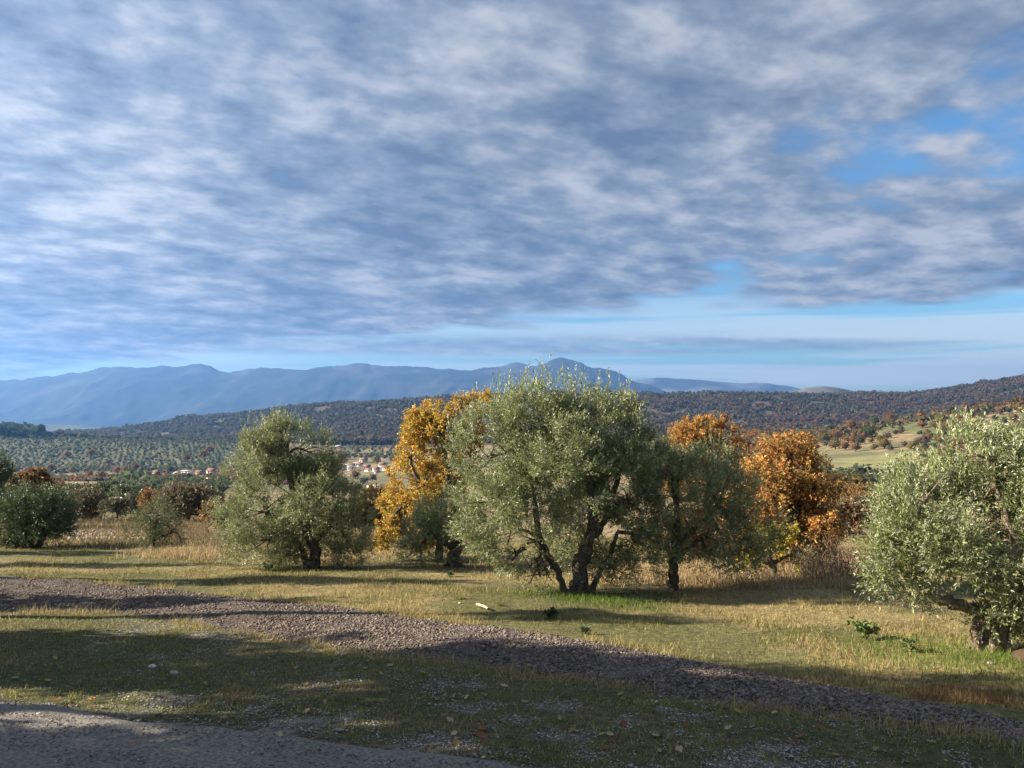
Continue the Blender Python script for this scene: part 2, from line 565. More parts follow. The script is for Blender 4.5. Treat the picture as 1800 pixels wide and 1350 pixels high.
# ------------------------------------------------------------------ valley, hills and mountains
DROWS = np.array([42, 60, 100, 160, 250, 330, 400, 480, 560, 650, 750, 850, 950, 1100, 1250, 1400, 1550, 1800, 2050, 2300, 2700, 3300, 4200], float)
TAB = {                                     # photo row at which the land lies at each distance
    -700: [944, 919, 895, 881, 868, 852, 846, 850, 850, 848, 845, 840, 832, 815, 795, 772, 772, 790, 790, 785, 775, 800, 800],
    0:    [944, 919, 896, 881, 868, 856, 850, 852, 850, 848, 844, 840, 832, 815, 792, 770, 764, 790, 790, 782, 770, 795, 790],
    150:  [944, 919, 895, 880, 867, 853, 846, 848, 848, 846, 842, 838, 831, 815, 793, 773, 775, 788, 785, 772, 756, 795, 790],
    300:  [944, 919, 895, 880, 868, 858, 851, 845, 846, 845, 842, 838, 830, 813, 792, 774, 779, 785, 775, 760, 738, 790, 790],
    420:  [944, 919, 895, 880, 869, 861, 856, 848, 848, 846, 842, 836, 828, 812, 792, 776, 780, 783, 770, 750, 724, 790, 790],
    525:  [944, 919, 895, 881, 871, 864, 862, 859, 856, 852, 844, 834, 824, 810, 796, 782, 778, 770, 755, 735, 704, 790, 790],
    640:  [944, 919, 895, 882, 873, 867, 864, 861, 857, 850, 840, 831, 822, 809, 798, 785, 773, 758, 742, 722, 701, 785, 790],
    760:  [944, 919, 895, 882, 873, 866, 862, 857, 851, 843, 834, 825, 816, 804, 794, 782, 771, 757, 740, 718, 693, 785, 790],
    950:  [944, 918, 894, 880, 868, 858, 850, 842, 834, 826, 817, 809, 802, 792, 784, 776, 768, 754, 738, 715, 691, 780, 790],
    1100: [944, 918, 893, 878, 864, 852, 842, 833, 825, 817, 808, 800, 793, 785, 779, 774, 768, 752, 735, 712, 684, 780, 790],
    1250: [944, 918, 893, 878, 863, 849, 838, 827, 817, 807, 797, 788, 780, 773, 769, 766, 763, 750, 735, 713, 689, 780, 790],
    1350: [944, 918, 893, 878, 863, 848, 836, 824, 813, 801, 789, 779, 771, 763, 760, 760, 758, 748, 735, 714, 690, 780, 790],
    1500: [944, 918, 893, 878, 864, 849, 832, 815, 798, 778, 760, 749, 750, 755, 757, 757, 755, 746, 733, 712, 691, 775, 790],
    1650: [944, 918, 893, 877, 861, 843, 825, 804, 780, 756, 731, 727, 732, 738, 742, 744, 742, 735, 726, 710, 686, 770, 790],
    1800: [944, 918, 893, 876, 857, 835, 813, 788, 762, 734, 708, 706, 712, 718, 722, 724, 722, 714, 704, 686, 656, 760, 790],
    2500: [944, 918, 893, 876, 852, 826, 800, 770, 738, 705, 676, 672, 678, 684, 690, 692, 690, 682, 670, 650, 620, 740, 790],
}
T_COLS = np.array(sorted(TAB), float)
T_VAL = np.array([TAB[k] for k in sorted(TAB)], float)
ND, NT = 260, 520
D_AX = np.exp(np.linspace(math.log(42), math.log(4200), ND))
T_AX = np.linspace(-1.25, 1.25, NT)


def blur(A, n, axis):
    k = np.hanning(n + 2)[1:-1]; k /= k.sum()
    pad = [(0, 0), (0, 0)]; pad[axis] = (n // 2, n // 2)
    return np.apply_along_axis(lambda r: np.convolve(r, k, 'valid'), axis, np.pad(A, pad, mode='edge'))


def make_terrain():
    rows = np.array([np.interp(np.log(D_AX), np.log(DROWS), r) for r in T_VAL])       # cols x ND
    px = 900 + T_AX * F
    PY = np.array([np.interp(px, T_COLS, rows[:, i]) for i in range(ND)])             # ND x NT
    PY = blur(PY, 27, 1)
    PYs = blur(PY, 7, 0)
    w = sstep(D_AX, 42, 60)[:, None]
    PY = PY * (1 - w) + PYs * w
    P = at(px[None] + 0 * PY, PY, D_AX[:, None] + 0 * PY)
    X = T_AX[None] * D_AX[:, None]
    Y = np.broadcast_to(D_AX[:, None], X.shape)
    Z = P[..., 2]
    amp = np.clip((D_AX - 60) / 400, 0, 1) * (1.5 + D_AX * 0.004)
    r1 = fbm(X / 260, Y / 260, seed=41, octs=5) - 0.5
    r2 = 0.5 - np.abs(fbm(X / 420, Y / 300, seed=51, octs=4) - 0.5) * 4
    Z = Z + amp[:, None] * (1.6 * r1) + (amp * 0.9)[:, None] * r2 * sstep(D_AX, 1300, 1900)[:, None]
    w = 1 - sstep(D_AX, 42, 52)[:, None]
    Z = w * (gz(X, Y) - 0.02) + (1 - w) * Z
    return X, Y, Z


TX, TY, TZ = make_terrain()


def tz(x, y):
    x = np.asarray(x, float); y = np.maximum(np.asarray(y, float), 42.0)
    fi = (np.log(y) - math.log(42)) / (math.log(4200) - math.log(42)) * (ND - 1)
    fj = (x / y + 1.25) / 2.5 * (NT - 1)
    i = np.clip(np.floor(fi).astype(int), 0, ND - 2); j = np.clip(np.floor(fj).astype(int), 0, NT - 2)
    a = np.clip(fi - i, 0, 1); b = np.clip(fj - j, 0, 1)
    return (TZ[i, j] * (1 - a) * (1 - b) + TZ[i + 1, j] * a * (1 - b) + TZ[i, j + 1] * (1 - a) * b + TZ[i + 1, j + 1] * a * b)


_DD = np.exp(np.linspace(math.log(43), math.log(3000), 1400))


def hit(px, py, dmin=43):
    """first place where the line of sight through a photo pixel meets the valley land"""
    P = at(px, py, _DD)
    below = (P[:, 2] < tz(P[:, 0], P[:, 1])) & (_DD >= dmin)
    k = np.argmax(below)
    if not below[k]:
        return None
    p = P[k].copy(); p[2] = tz(p[0], p[1])
    return p


# highest line of sight already hidden, for each direction and distance
_ang = (TZ - EYE[2]) / TY
_hid = np.maximum.accumulate(_ang, axis=0)


def visible(x, y, z, extra):
    fi = (np.log(y) - math.log(42)) / (math.log(4200) - math.log(42)) * (ND - 1)
    fj = (x / y + 1.25) / 2.5 * (NT - 1)
    i = np.clip(fi.astype(int) - 1, 0, ND - 1); j = np.clip(fj.astype(int), 0, NT - 1)
    return (z + extra - EYE[2]) / y > _hid[i, j]


def land_colour(X, Y, Z):
    px, py = proj(np.stack([X, Y, Z], -1))
    a = fbm(X / 45, Y / 45, seed=61, octs=4)
    b = fbm(X / 9, Y / 9, seed=62, octs=3)
    straw = np.array([0.24, 0.18, 0.10]); green = np.array([0.10, 0.115, 0.045]); brown = np.array([0.12, 0.085, 0.06])
    wood = np.array([0.085, 0.068, 0.048])
    w = sstep(a + 0.3 * (b - 0.5), 0.38, 0.62)[..., None]
    C = green * (1 - w) + straw * w
    w = (sstep(b, 0.5, 0.75) * 0.7)[..., None]
    C = C * (1 - w) + brown * w
    # wooded ridge
    w = (sstep(Y, 1480, 1620) + sstep(Y, 1290, 1360) * (1 - sstep(Y, 1480, 1620)) * sstep(px, 500, 540) * (1 - sstep(px, 1120, 1180)))[..., None]
    C = C * (1 - w) + wood * (0.7 + 0.6 * a[..., None]) * w
    # grassy shelf on the right hillside and the straw knoll on the left
    w = (sstep(px, 1400, 1450) * sstep(Y, 400, 430) * (1 - sstep(Y, 520, 545)))[..., None]
    C = C * (1 - w) + np.array([0.20, 0.19, 0.085]) * (0.8 + 0.4 * b[..., None]) * w
    w = (sstep(px, 60, 120) * (1 - sstep(px, 205, 250)) * sstep(Y, 280, 330) * (1 - sstep(Y, 450, 480)))[..., None]
    C = C * (1 - w) + np.array([0.26, 0.20, 0.11]) * (0.7 + 0.6 * b[..., None]) * w
    # terraces of the grove hill on the left
    w = ((1 - sstep(px, 470, 520)) * sstep(Y, 1000, 1080) * (1 - sstep(Y, 1450, 1500)) * 0.75)[..., None]
    C = C * (1 - w) + (np.array([0.066, 0.076, 0.042]) * (0.5 + 1.0 * a[..., None])) * w
    return C


def build_far():
    V, Fq = grid_mesh(TX, TY, TZ)
    tag(Geo().add(V, Fq, land_colour(TX, TY, TZ).reshape(-1, 3)).build('valley_land', M['land'], smooth=True), kind='structure')
    # plain beyond the hills, out to the mountains
    t = np.linspace(-1.25, 1.25, 60); d = np.linspace(4150, 14400, 40)
    T, D = np.meshgrid(t, d)
    X = T * D; Z = -215 + 0 * D
    zend = TZ[-1].min()
    Z = np.where(D < 4400, zend - 2, -215.0)
    V, Fq = grid_mesh(X, D, Z)
    tag(Geo().add(V, Fq, (0.10, 0.11, 0.07)).build('valley_plain', M['land'], smooth=True), kind='structure')

    def range_(name, crest, dist, front, back, base, seed, rough, col, pale=None, tlim=(-1.25, 1.25), nt=900, spur=0.36):
        c = np.array(crest, float)
        t = np.linspace(tlim[0], tlim[1], nt)
        px = 900 + t * F
        py = np.interp(px, c[:, 0], c[:, 1])
        py = np.convolve(np.pad(py, 1, mode='edge'), np.hanning(5)[1:-1] / np.hanning(5)[1:-1].sum(), 'valid')
        py0 = blur(py[None], 61, 1)[0]
        py = py + (fbm(px / 30, px * 0, seed=seed, octs=5, gain=0.65) - 0.5) * rough
        top0 = at(px, py0, np.full(nt, float(dist)))[:, 2]
        top = at(px, py, np.full(nt, float(dist)))[:, 2]
        s = np.concatenate([np.linspace(0, 1, 90), np.linspace(1.02, 2, 14)])
        S, T = np.meshgrid(s, t, indexing='ij')
        D = np.where(S <= 1, front + (dist - front) * S, dist + (back - dist) * (S - 1))
        X = T * D
        sh = np.where(S <= 1, S ** 1.35 * 0.45 + sstep(S, 0.35, 1.0) * 0.55, 1 - sstep(S, 1, 2))
        wgt = np.clip(4 * S * (1 - S), 0, 1) * (S <= 1)
        r = np.abs(fbm(X / 1500, D / 2600, seed=seed + 7, octs=5, gain=0.55) - 0.5) * 2
        sh = sh + wgt * (0.22 - r) * spur
        Z = base + (top0[None] - base) * sh + (top - top0)[None] * np.where(S <= 1, sstep(S, 0.80, 1.0), 1 - sstep(S, 1.0, 1.3))
        V, Fq = grid_mesh(X, D, Z)
        a = fbm(X / 700, D / 700, Z / 250, seed=seed + 3, octs=5)
        C = np.array(col)[None, None] * (0.55 + 0.9 * a[..., None])
        if pale is not None:
            w = (sstep(a, 0.5, 0.62) * sstep(S, 0.55, 0.9))[..., None]
            C = C * (1 - w) + np.array(pale) * w
        tag(Geo().add(V, Fq, C.reshape(-1, 3)).build(name, M['rock'], smooth=True), kind='structure')

    range_('mountain', [(-900, 690), (-300, 672), (0, 667), (40, 667), (75, 661), (110, 655), (140, 652), (170, 648), (215, 645), (290, 645), (318, 646), (332, 641), (352, 640.5), (368, 644), (385, 655), (400, 656), (450, 649), (482, 645), (505, 650), (530, 649), (560, 643), (590, 640), (620, 638), (680, 642), (760, 646), (830, 649), (850, 645), (872, 647), (895, 641), (915, 639), (940, 644), (955, 638), (970, 632), (985, 629), (1005, 631), (1020, 636), (1040, 645), (1060, 648), (1080, 653), (1110, 668), (1140, 678), (1200, 700), (1300, 730), (1500, 760), (2700, 790)],
           11000, 7200, 13200, -230, 101, 11.0, (0.024, 0.027, 0.022), pale=(0.05, 0.048, 0.043))
    range_('mountain', [(-900, 800), (700, 790), (1000, 720), (1060, 690), (1110, 669), (1150, 663.5), (1170, 664), (1200, 667), (1260, 669), (1280, 672), (1300, 673), (1330, 672), (1390, 679), (1440, 690), (1600, 720), (2700, 760)],
           13400, 11200, 14400, -230, 131, 6.0, (0.05, 0.048, 0.042), pale=(0.15, 0.145, 0.14), nt=360)
    range_('hill', [(-900, 800), (1200, 790), (1300, 745), (1360, 700), (1400, 686), (1420, 681), (1445, 679), (1475, 681), (1500, 688), (1540, 700), (1620, 730), (2700, 780)],
           5200, 4300, 6500, -140, 151, 2.5, (0.07, 0.07, 0.045), pale=(0.15, 0.14, 0.11), nt=360)
    range_('hill', [(-1500, 735), (-600, 748), (0, 749), (60, 746), (130, 747), (190, 752), (300, 760), (520, 775), (900, 790), (2700, 800)],
           5600, 4500, 7000, -150, 171, 3.0, (0.08, 0.085, 0.055), nt=360)


build_far()

# ------------------------------------------------------------------ haze: one closed box of even, pale air
def build_haze():
    x0, x1, y0, y1, z0, z1 = -18600, 18600, -400, 14600, -260, 790
    V = [(x0, y0, z0), (x1, y0, z0), (x1, y1, z0), (x0, y1, z0), (x0, y0, z1), (x1, y0, z1), (x1, y1, z1), (x0, y1, z1)]
    Fq = [(0, 3, 2, 1), (4, 5, 6, 7), (0, 1, 5, 4), (1, 2, 6, 5), (2, 3, 7, 6), (3, 0, 4, 7)]
    m, N, L = new_mat('haze_air')
    pv = N.new('ShaderNodeVolumePrincipled')
    pv.inputs['Color'].default_value = (0.16, 0.385, 0.86, 1)
    pv.inputs['Density'].default_value = 7.6e-5
    pv.inputs['Anisotropy'].default_value = 0.32
    pv.inputs['Density Attribute'].default_value = ''
    out = N.new('ShaderNodeOutputMaterial'); L.new(pv.outputs[0], out.inputs['Volume'])
    tag(Geo().add(V, Fq).build('haze', m), kind='stuff')


build_haze()

# ------------------------------------------------------------------ near trees
OLIVE = dict(mat='olive', K=15, L=(0.22, 0.46), ll=0.068, lw=0.0175, up=0.55, spread=0.75,
             rag=0.29, cols=[(0.172, 0.202, 0.075), (0.205, 0.228, 0.10), (0.14, 0.17, 0.057), (0.29, 0.30, 0.18)])
YOAK = dict(mat='oak', K=9, L=(0.18, 0.36), ll=0.072, lw=0.047, up=0.15, spread=1.0, droop=0.25, rag=0.45,
            cols=[(0.53, 0.35, 0.055), (0.56, 0.41, 0.075), (0.46, 0.26, 0.05), (0.37, 0.32, 0.07), (0.30, 0.19, 0.06)])
OOAK = dict(mat='oak', K=9, L=(0.18, 0.36), ll=0.072, lw=0.047, up=0.15, spread=1.0, droop=0.25, rag=0.45,
            cols=[(0.42, 0.19, 0.05), (0.50, 0.29, 0.085), (0.30, 0.125, 0.042), (0.51, 0.35, 0.11), (0.24, 0.19, 0.065)])
BROAK = dict(mat='oak', K=9, L=(0.18, 0.36), ll=0.12, lw=0.08, up=0.1, spread=1.0, droop=0.25, rag=0.45,
             cols=[(0.20, 0.105, 0.03), (0.24, 0.14, 0.035), (0.15, 0.08, 0.03), (0.12, 0.10, 0.035)])
BARK = (0.095, 0.078, 0.062)


def lobes_px(lobes, depth):
    out = []
    for l in lobes:
        px, py, rx, ry = l[:4]
        dz = l[4] if len(l) > 4 else 0.0
        den = l[5] if len(l) > 5 else 1.0
        D = depth + dz
        c = at(px, py, np.array(D, float))
        k = D / F
        out.append((c, np.array([rx * k, (rx + ry) * 0.5 * k, ry * k]), den))
    return out


def crown_geo(g, lobes, spec, dens, seed, gap=0.36, gapscale=1.5, leaf_scale=1.0):
    r = np.random.default_rng(seed)
    cols = np.array(spec['cols'])
    for c, rad, den in lobes:
        a, b, cc = rad
        area = 4 * math.pi * (((a * b) ** 1.6 + (a * cc) ** 1.6 + (b * cc) ** 1.6) / 3) ** (1 / 1.6)
        n = int(area * dens * den)
        d = nrm(r.normal(size=(n, 3)))
        rr = 1 - 0.62 * r.random(n) ** 1.7
        warp = 1.03 - spec.get('rag', 0.21) + 2 * spec.get('rag', 0.21) * vnoise(d[:, 0] * 2.2 + c[0] * 3, d[:, 1] * 2.2 + c[1] * 3, d[:, 2] * 2.2 + 5, seed)
        pos = c + d * rad * (rr * warp)[:, None]
        q = vnoise(pos[:, 0] * gapscale, pos[:, 1] * gapscale, pos[:, 2] * gapscale, seed + 1) * 0.65 + vnoise(pos[:, 0] * gapscale * 2.7, pos[:, 1] * gapscale * 2.7, pos[:, 2] * gapscale * 2.7, seed + 2) * 0.35
        keep = q > gap
        pos, d, n = pos[keep], d[keep], int(keep.sum())
        # leaves hang in bunches round the twig ends
        M_ = max(6, int(area * spec.get('bunch', 5.0)))
        if n > M_:
            cen = pos[r.choice(n, M_, replace=False)]
            near = np.concatenate([np.argmin(((q_[:, None] - cen[None]) ** 2).sum(-1), 1) for q_ in np.array_split(pos, max(1, n // 2000))])
            pull = np.where(r.random(n) < 0.85, spec.get('pull', 0.55), 0.0)[:, None]
            pos = pos + (cen[near] - pos) * pull
            tone = r.uniform(0.78, 1.22, M_)[near]
        else:
            tone = np.ones(n)
        outw = nrm(d / rad)
        axis = nrm(outw * 0.75 + np.array([0, 0, spec['up']]) + r.normal(size=(n, 3)) * 0.38)
        L = r.uniform(*spec['L'], n)
        col = cols[r.integers(0, len(cols), n)] * r.uniform(0.8, 1.2, (n, 1)) * tone[:, None]
        sprays(g, pos, axis, spec['K'], L, spec['ll'] * leaf_scale, spec['lw'] * leaf_scale, col, spread=spec['spread'], droop=spec.get('droop', 0.0), r=r)


def shoots_geo(g, tips, spec, r, L=(0.3, 0.65), leaf_scale=1.0):
    """upright young shoots that break the outline"""
    pos = np.asarray(tips, float)
    n = len(pos)
    axis = nrm(r.normal(size=(n, 3)) * np.array([0.22, 0.22, 0.1]) + np.array([0, 0, 1]))
    cols = np.array(spec['cols'])
    col = cols[r.integers(0, len(cols), n)] * r.uniform(1.0, 1.35, (n, 1))
    sprays(g, pos, axis, 22, r.uniform(*L, n), spec['ll'] * leaf_scale, spec['lw'] * leaf_scale, col, spread=0.45, r=r)


def branch_geo(g, starts, lobes, seed, r0=0.06, twigs=7, col=BARK):
    """limbs from the stem tops into every part of the crown, forking into twigs"""
    r = np.random.default_rng(seed)
    starts = np.array(starts, float)
    for c, rad, den in lobes:
        k = np.argmin(np.linalg.norm(starts - c, axis=1))
        p0 = starts[k]
        mid = (p0 + c) / 2 + r.normal(size=3) * 0.14 * np.linalg.norm(c - p0) + np.array([0, 0, 0.08])
        pts, rads = curve_pts([p0, mid, c], [r0, r0 * 0.7, r0 * 0.4], 5)
        tube(g, pts, rads, 6, col, 0.2, seed)
        for t in range(twigs):
            s = pts[r.integers(3, len(pts))]
            e = c + nrm(r.normal(size=3) + np.array([0, 0, 0.35])) * rad * r.uniform(0.65, 0.98)
            mm = (s + e) / 2 + r.normal(size=3) * 0.12
            p2, r2 = curve_pts([s, mm, e], [r0 * 0.34, r0 * 0.22, r0 * 0.07], 4)
            tube(g, p2, r2, 5, col)


def tree(name, label, cat, base, lobes, stems, spec, dens, seed, group=None, depth=None, gap=0.36, shoots=(), twigs=7, r0=0.06, leaf_scale=1.0, bark=BARK, gapscale=1.5, shoot_len=(0.3, 0.65), on_valley=False):
    if depth is None:
        b = plane_hit(np.array(base[0], float), np.array(base[1], float))
        depth = float(b[1])
    else:
        b = at(base[0], base[1], np.array(depth, float))
    b[2] = float(tz(b[0], b[1])) if b[1] > 42 else float(ground(b[0], b[1]))
    root = empty(name, b)
    tag(root, label, cat, group)
    lw = lobes_px(lobes, depth)
    gt = Geo()
    tops = []
    for k, st in enumerate(stems):
        pts = np.array([at(p[0], p[1], np.array(depth + (p[3] if len(p) > 3 else 0.0))) for p in st])
        rads = [p[2] / F * depth for p in st]
        if k == 0 or st[0][1] > base[1] - 14:
            pts[0][2] = float(tz(pts[0][0], pts[0][1]) if pts[0][1] > 42 else ground(pts[0][0], pts[0][1])) - 0.08
        cp, cr_ = curve_pts(pts, rads, 6)
        jit = np.random.default_rng(seed + k).normal(size=cp.shape) * cr_[:, None] * 0.16
        jit[0] = 0
        tube(gt, cp + jit, cr_, 10, bark, 0.32, seed + k)
        if pts[0][2] < b[2] + 0.2 and rads[0] > 0.05:            # root flare
            for q in range(5):
                an = q * 1.26 + seed
                e = pts[0] + np.array([math.cos(an), math.sin(an), 0]) * rads[0] * 1.9 + np.array([0, 0, 0.02])
                tube(gt, [pts[0] + np.array([0, 0, rads[0] * 1.6]), (pts[0] + e) / 2 + np.array([0, 0, rads[0] * 0.55]), e], [rads[0] * 0.5, rads[0] * 0.4, rads[0] * 0.12], 6, bark)
        tops += [cp[-1], cp[len(cp) // 2], cp[(3 * len(cp)) // 4]]
    gt.build('trunk', M['bark'], root, True, origin=b)
    gb = Geo()
    branch_geo(gb, tops, lw, seed + 50, r0, twigs, bark)
    gb.build('branches', M['bark'], root, True, origin=b)
    gc = Geo()
    crown_geo(gc, lw, spec, dens, seed + 90, gap, gapscale, leaf_scale)
    if len(shoots):
        r = np.random.default_rng(seed + 200)
        tips = []
        for (px, py, sx, sy, n) in shoots:
            for _ in range(int(n * 1.7)):
                tips.append(at(px + r.normal() * sx, py + r.normal() * sy, np.array(depth + r.normal() * 0.5)))
        shoots_geo(gc, tips, spec, r, shoot_len, leaf_scale)
    gc.build('crown', M[spec['mat']], root, False, origin=b)
    return root


# the big olive in the middle
tree('olive_tree', 'largest silvery olive tree, two dark leaning stems, standing in the middle of the meadow', 'olive tree', (1018, 1043),
     [(935, 752, 88, 60, 0), (1025, 745, 88, 56, 0.3), (862, 800, 66, 72, -0.2), (1090, 800, 66, 84, 0.2), (1112, 890, 56, 84, 0.3),
      (980, 825, 115, 85, -0.7), (885, 880, 82, 75, -0.4), (1040, 900, 85, 75, 0.9, 0.6), (940, 955, 70, 50, -0.5, 0.6), (1090, 965, 55, 48, 0.2, 0.4),
      (1000, 800, 110, 80, 1.2), (965, 1005, 42, 26, -0.6, 0.6), (860, 930, 50, 45, 0, 0.9), (1130, 960, 36, 40, 0.5, 0.5), (900, 985, 46, 32, -0.2, 0.7), (950, 1015, 36, 18, -0.4, 0.6), (1078, 1000, 48, 26, 0.1, 0.45), (1020, 955, 70, 40, 1.0, 0.6)],
     [[(1018, 1045, 18), (1020, 1005, 13.5), (1030, 960, 11.5), (1040, 925, 9), (1038, 870, 7), (1020, 800, 4.5)],
      [(996, 1040, 6, -0.2), (978, 1000, 5.5, -0.2), (960, 970, 5, -0.3), (944, 925, 5, -0.4), (938, 870, 4.5, -0.3), (915, 800, 4.5, -0.2)],
      [(1034, 1040, 6, 0.1), (1052, 1010, 4.5, 0.2), (1072, 975, 4, 0.3), (1085, 935, 3, 0.3)],
      [(1034, 950, 8, 0.1), (1058, 925, 6, 0.3), (1080, 860, 5, 0.4), (1095, 800, 3.5, 0.4)]],
     OLIVE, 205, 11, gap=0.465, shoots=[(890, 702, 18, 10, 16), (955, 682, 24, 10, 26), (1010, 690, 22, 9, 24), (1065, 712, 24, 12, 22), (1120, 745, 18, 14, 14), (830, 745, 16, 16, 12)], twigs=9)

tree('olive_tree', 'tall pointed olive tree with a forked dark trunk left of the yellow oak', 'olive tree', (547, 999),
     [(500, 790, 46, 52, 0), (455, 835, 52, 52, -0.1), (556, 830, 46, 58, 0.2), (515, 875, 82, 62, -0.4), (445, 905, 58, 58, 0),
      (597, 905, 55, 55, 0.3), (470, 960, 72, 34, -0.2, 0.8), (618, 962, 38, 38, 0.3, 0.7), (540, 920, 70, 50, 0.8, 0.8), (505, 975, 46, 18, -0.4, 0.6), (600, 975, 40, 24, 0.1, 0.7), (502, 764, 28, 30, 0, 1.3), (499, 744, 15, 18, 0, 1.5), (455, 795, 32, 36, 0), (556, 800, 36, 36, 0.1), (525, 825, 56, 52, 0.3)],
     [[(547, 1000, 11), (556, 972, 9), (545, 945, 8.5), (530, 905, 7), (515, 860, 6), (505, 800, 4)],
      [(541, 998, 6, 0.1), (528, 960, 5), (500, 930, 6), (470, 900, 4)],
      [(551, 955, 8), (575, 925, 6), (592, 890, 4)]],
     OLIVE, 150, 23, gap=0.455, shoots=[(500, 752, 14, 8, 22), (455, 765, 20, 12, 16), (540, 780, 18, 16, 14), (410, 830, 12, 16, 8)], twigs=8, shoot_len=(0.3, 0.6))

tree('olive_tree', 'low spreading olive with short black trunk in front of the yellow oak', 'olive tree', (797, 995),
     [(795, 905, 52, 34, 0), (742, 945, 40, 36, -0.1), (835, 930, 44, 40, 0.2), (775, 955, 44, 32, -0.3), (730, 970, 28, 20, 0), (770, 915, 40, 34, 0.5)],
     [[(799, 997, 13), (800, 970, 11), (803, 948, 8), (795, 920, 5)], [(800, 965, 6), (770, 945, 4), (745, 935, 3)]],
     OLIVE, 100, 31, shoots=[(790, 880, 22, 8, 14), (735, 915, 16, 8, 8)])

tree('olive_tree', 'olive tree with straight slim trunk between the largest olive and the orange oaks', 'olive tree', (1184, 1035),
     [(1165, 822, 30, 44, 0.4), (1242, 818, 46, 30, 0.2), (1268, 878, 64, 46, -0.1), (1195, 880, 58, 62, 0), (1320, 920, 50, 52, 0.2), (1245, 945, 84, 42, -0.2, 0.9),
      (1165, 965, 36, 52, 0.2, 0.7), (1300, 975, 55, 36, 0.3, 0.7), (1215, 838, 42, 36, 0.8)],
     [[(1184, 1037, 9), (1183, 1000, 8), (1186, 965, 7), (1190, 920, 5.5), (1185, 860, 4)], [(1188, 960, 6), (1220, 930, 5), (1262, 890, 3.5)], [(1183, 985, 5), (1210, 965, 4), (1230, 945, 3)]],
     OLIVE, 150, 37, gap=0.44, shoots=[(1166, 788, 12, 8, 12), (1242, 795, 18, 8, 12), (1280, 840, 22, 8, 12)])

tree('olive_tree', 'nearest olive tree cut by the right border, pale gnarled trunk and drooping silver crown', 'olive tree', (1748, 1146),
     [(1706, 800, 46, 46, 0), (1640, 870, 78, 68, 0), (1745, 860, 100, 82, 0.3), (1602, 932, 60, 56, -0.1), (1690, 950, 110, 70, -0.4), (1570, 988, 38, 46, 0),
      (1598, 1020, 58, 30, -0.1), (1795, 1010, 66, 80, -0.3), (1840, 900, 100, 110, 0.2), (1860, 1040, 90, 80, 0), (1742, 1092, 34, 16, -0.3, 0.5), (1940, 960, 90, 110, 0.3),
      (1650, 930, 90, 70, 0.7), (1800, 1095, 40, 26, -0.2, 0.9), (1800, 815, 70, 60, 0.2)],
     [[(1748, 1148, 26), (1752, 1112, 20), (1770, 1075, 17), (1790, 1020, 12), (1780, 940, 8), (1750, 860, 5)],
      [(1722, 1140, 9, -0.1), (1716, 1118, 8, -0.1), (1722, 1090, 8), (1742, 1066, 8)],
      [(1762, 1082, 12), (1712, 1068, 11), (1668, 1058, 10), (1628, 1040, 8), (1598, 1005, 5), (1580, 960, 3.5)],
      [(1775, 1070, 11), (1820, 1010, 9), (1850, 930, 6)]],
     OLIVE, 260, 43, gap=0.43, shoots=[(1690, 772, 16, 10, 20), (1745, 800, 26, 10, 26), (1650, 838, 26, 12, 22), (1600, 898, 20, 14, 20), (1790, 800, 24, 12, 22), (1562, 955, 10, 16, 12)],
     bark=(0.20, 0.155, 0.115), leaf_scale=0.95, shoot_len=(0.22, 0.45), r0=0.045)

tree('olive_tree', 'dense bushy olive with leaves to the ground at the left border', 'olive tree', (48, 962),
     [(60, 893, 60, 36, 0), (14, 915, 52, 40, 0), (102, 912, 32, 36, 0), (62, 930, 62, 26, -0.5), (20, 940, 46, 20, -0.2), (60, 905, 60, 40, 0.6)],
     [[(48, 964, 9), (50, 945, 7), (55, 915, 5)], [(30, 963, 5), (25, 940, 4), (15, 915, 3)], [(62, 963, 5), (80, 940, 4), (98, 912, 3)]],
     dict(OLIVE, cols=[(0.06, 0.085, 0.032), (0.075, 0.10, 0.04), (0.05, 0.072, 0.028)]), 115, 53, shoots=[(62, 862, 26, 8, 24), (20, 880, 20, 8, 12), (105, 880, 16, 8, 12)], gap=0.30)

tree('olive_tree', 'small young olive on a thin stem beside the dry grass on the left', 'olive tree', (272, 970),
     [(276, 905, 34, 22, 0), (254, 932, 26, 24, 0), (302, 936, 28, 20, 0), (318, 955, 16, 10, 0), (262, 955, 28, 12, 0), (280, 925, 30, 24, 0.4)],
     [[(270, 971, 3.5), (270, 945, 3), (275, 915, 2.2)], [(270, 950, 2.2), (292, 940, 1.6), (308, 935, 1.2)]],
     dict(OLIVE, cols=[(0.085, 0.105, 0.04), (0.105, 0.12, 0.05), (0.075, 0.09, 0.035)]), 70, 59, shoots=[(275, 882, 20, 6, 12)], gap=0.40, twigs=5, r0=0.04)

tree('olive_tree', 'dark olive crown at the left border above the bushy olive', 'olive tree', (-12, 905),
     [(-4, 822, 20, 22, 0), (2, 850, 22, 26, 0), (-25, 850, 30, 40, 0)],
     [[(-12, 905, 4), (-12, 870, 3), (-8, 840, 2)]],
     dict(OLIVE, cols=[(0.05, 0.07, 0.03), (0.065, 0.085, 0.036)]), 60, 61, depth=52, leaf_scale=1.6)

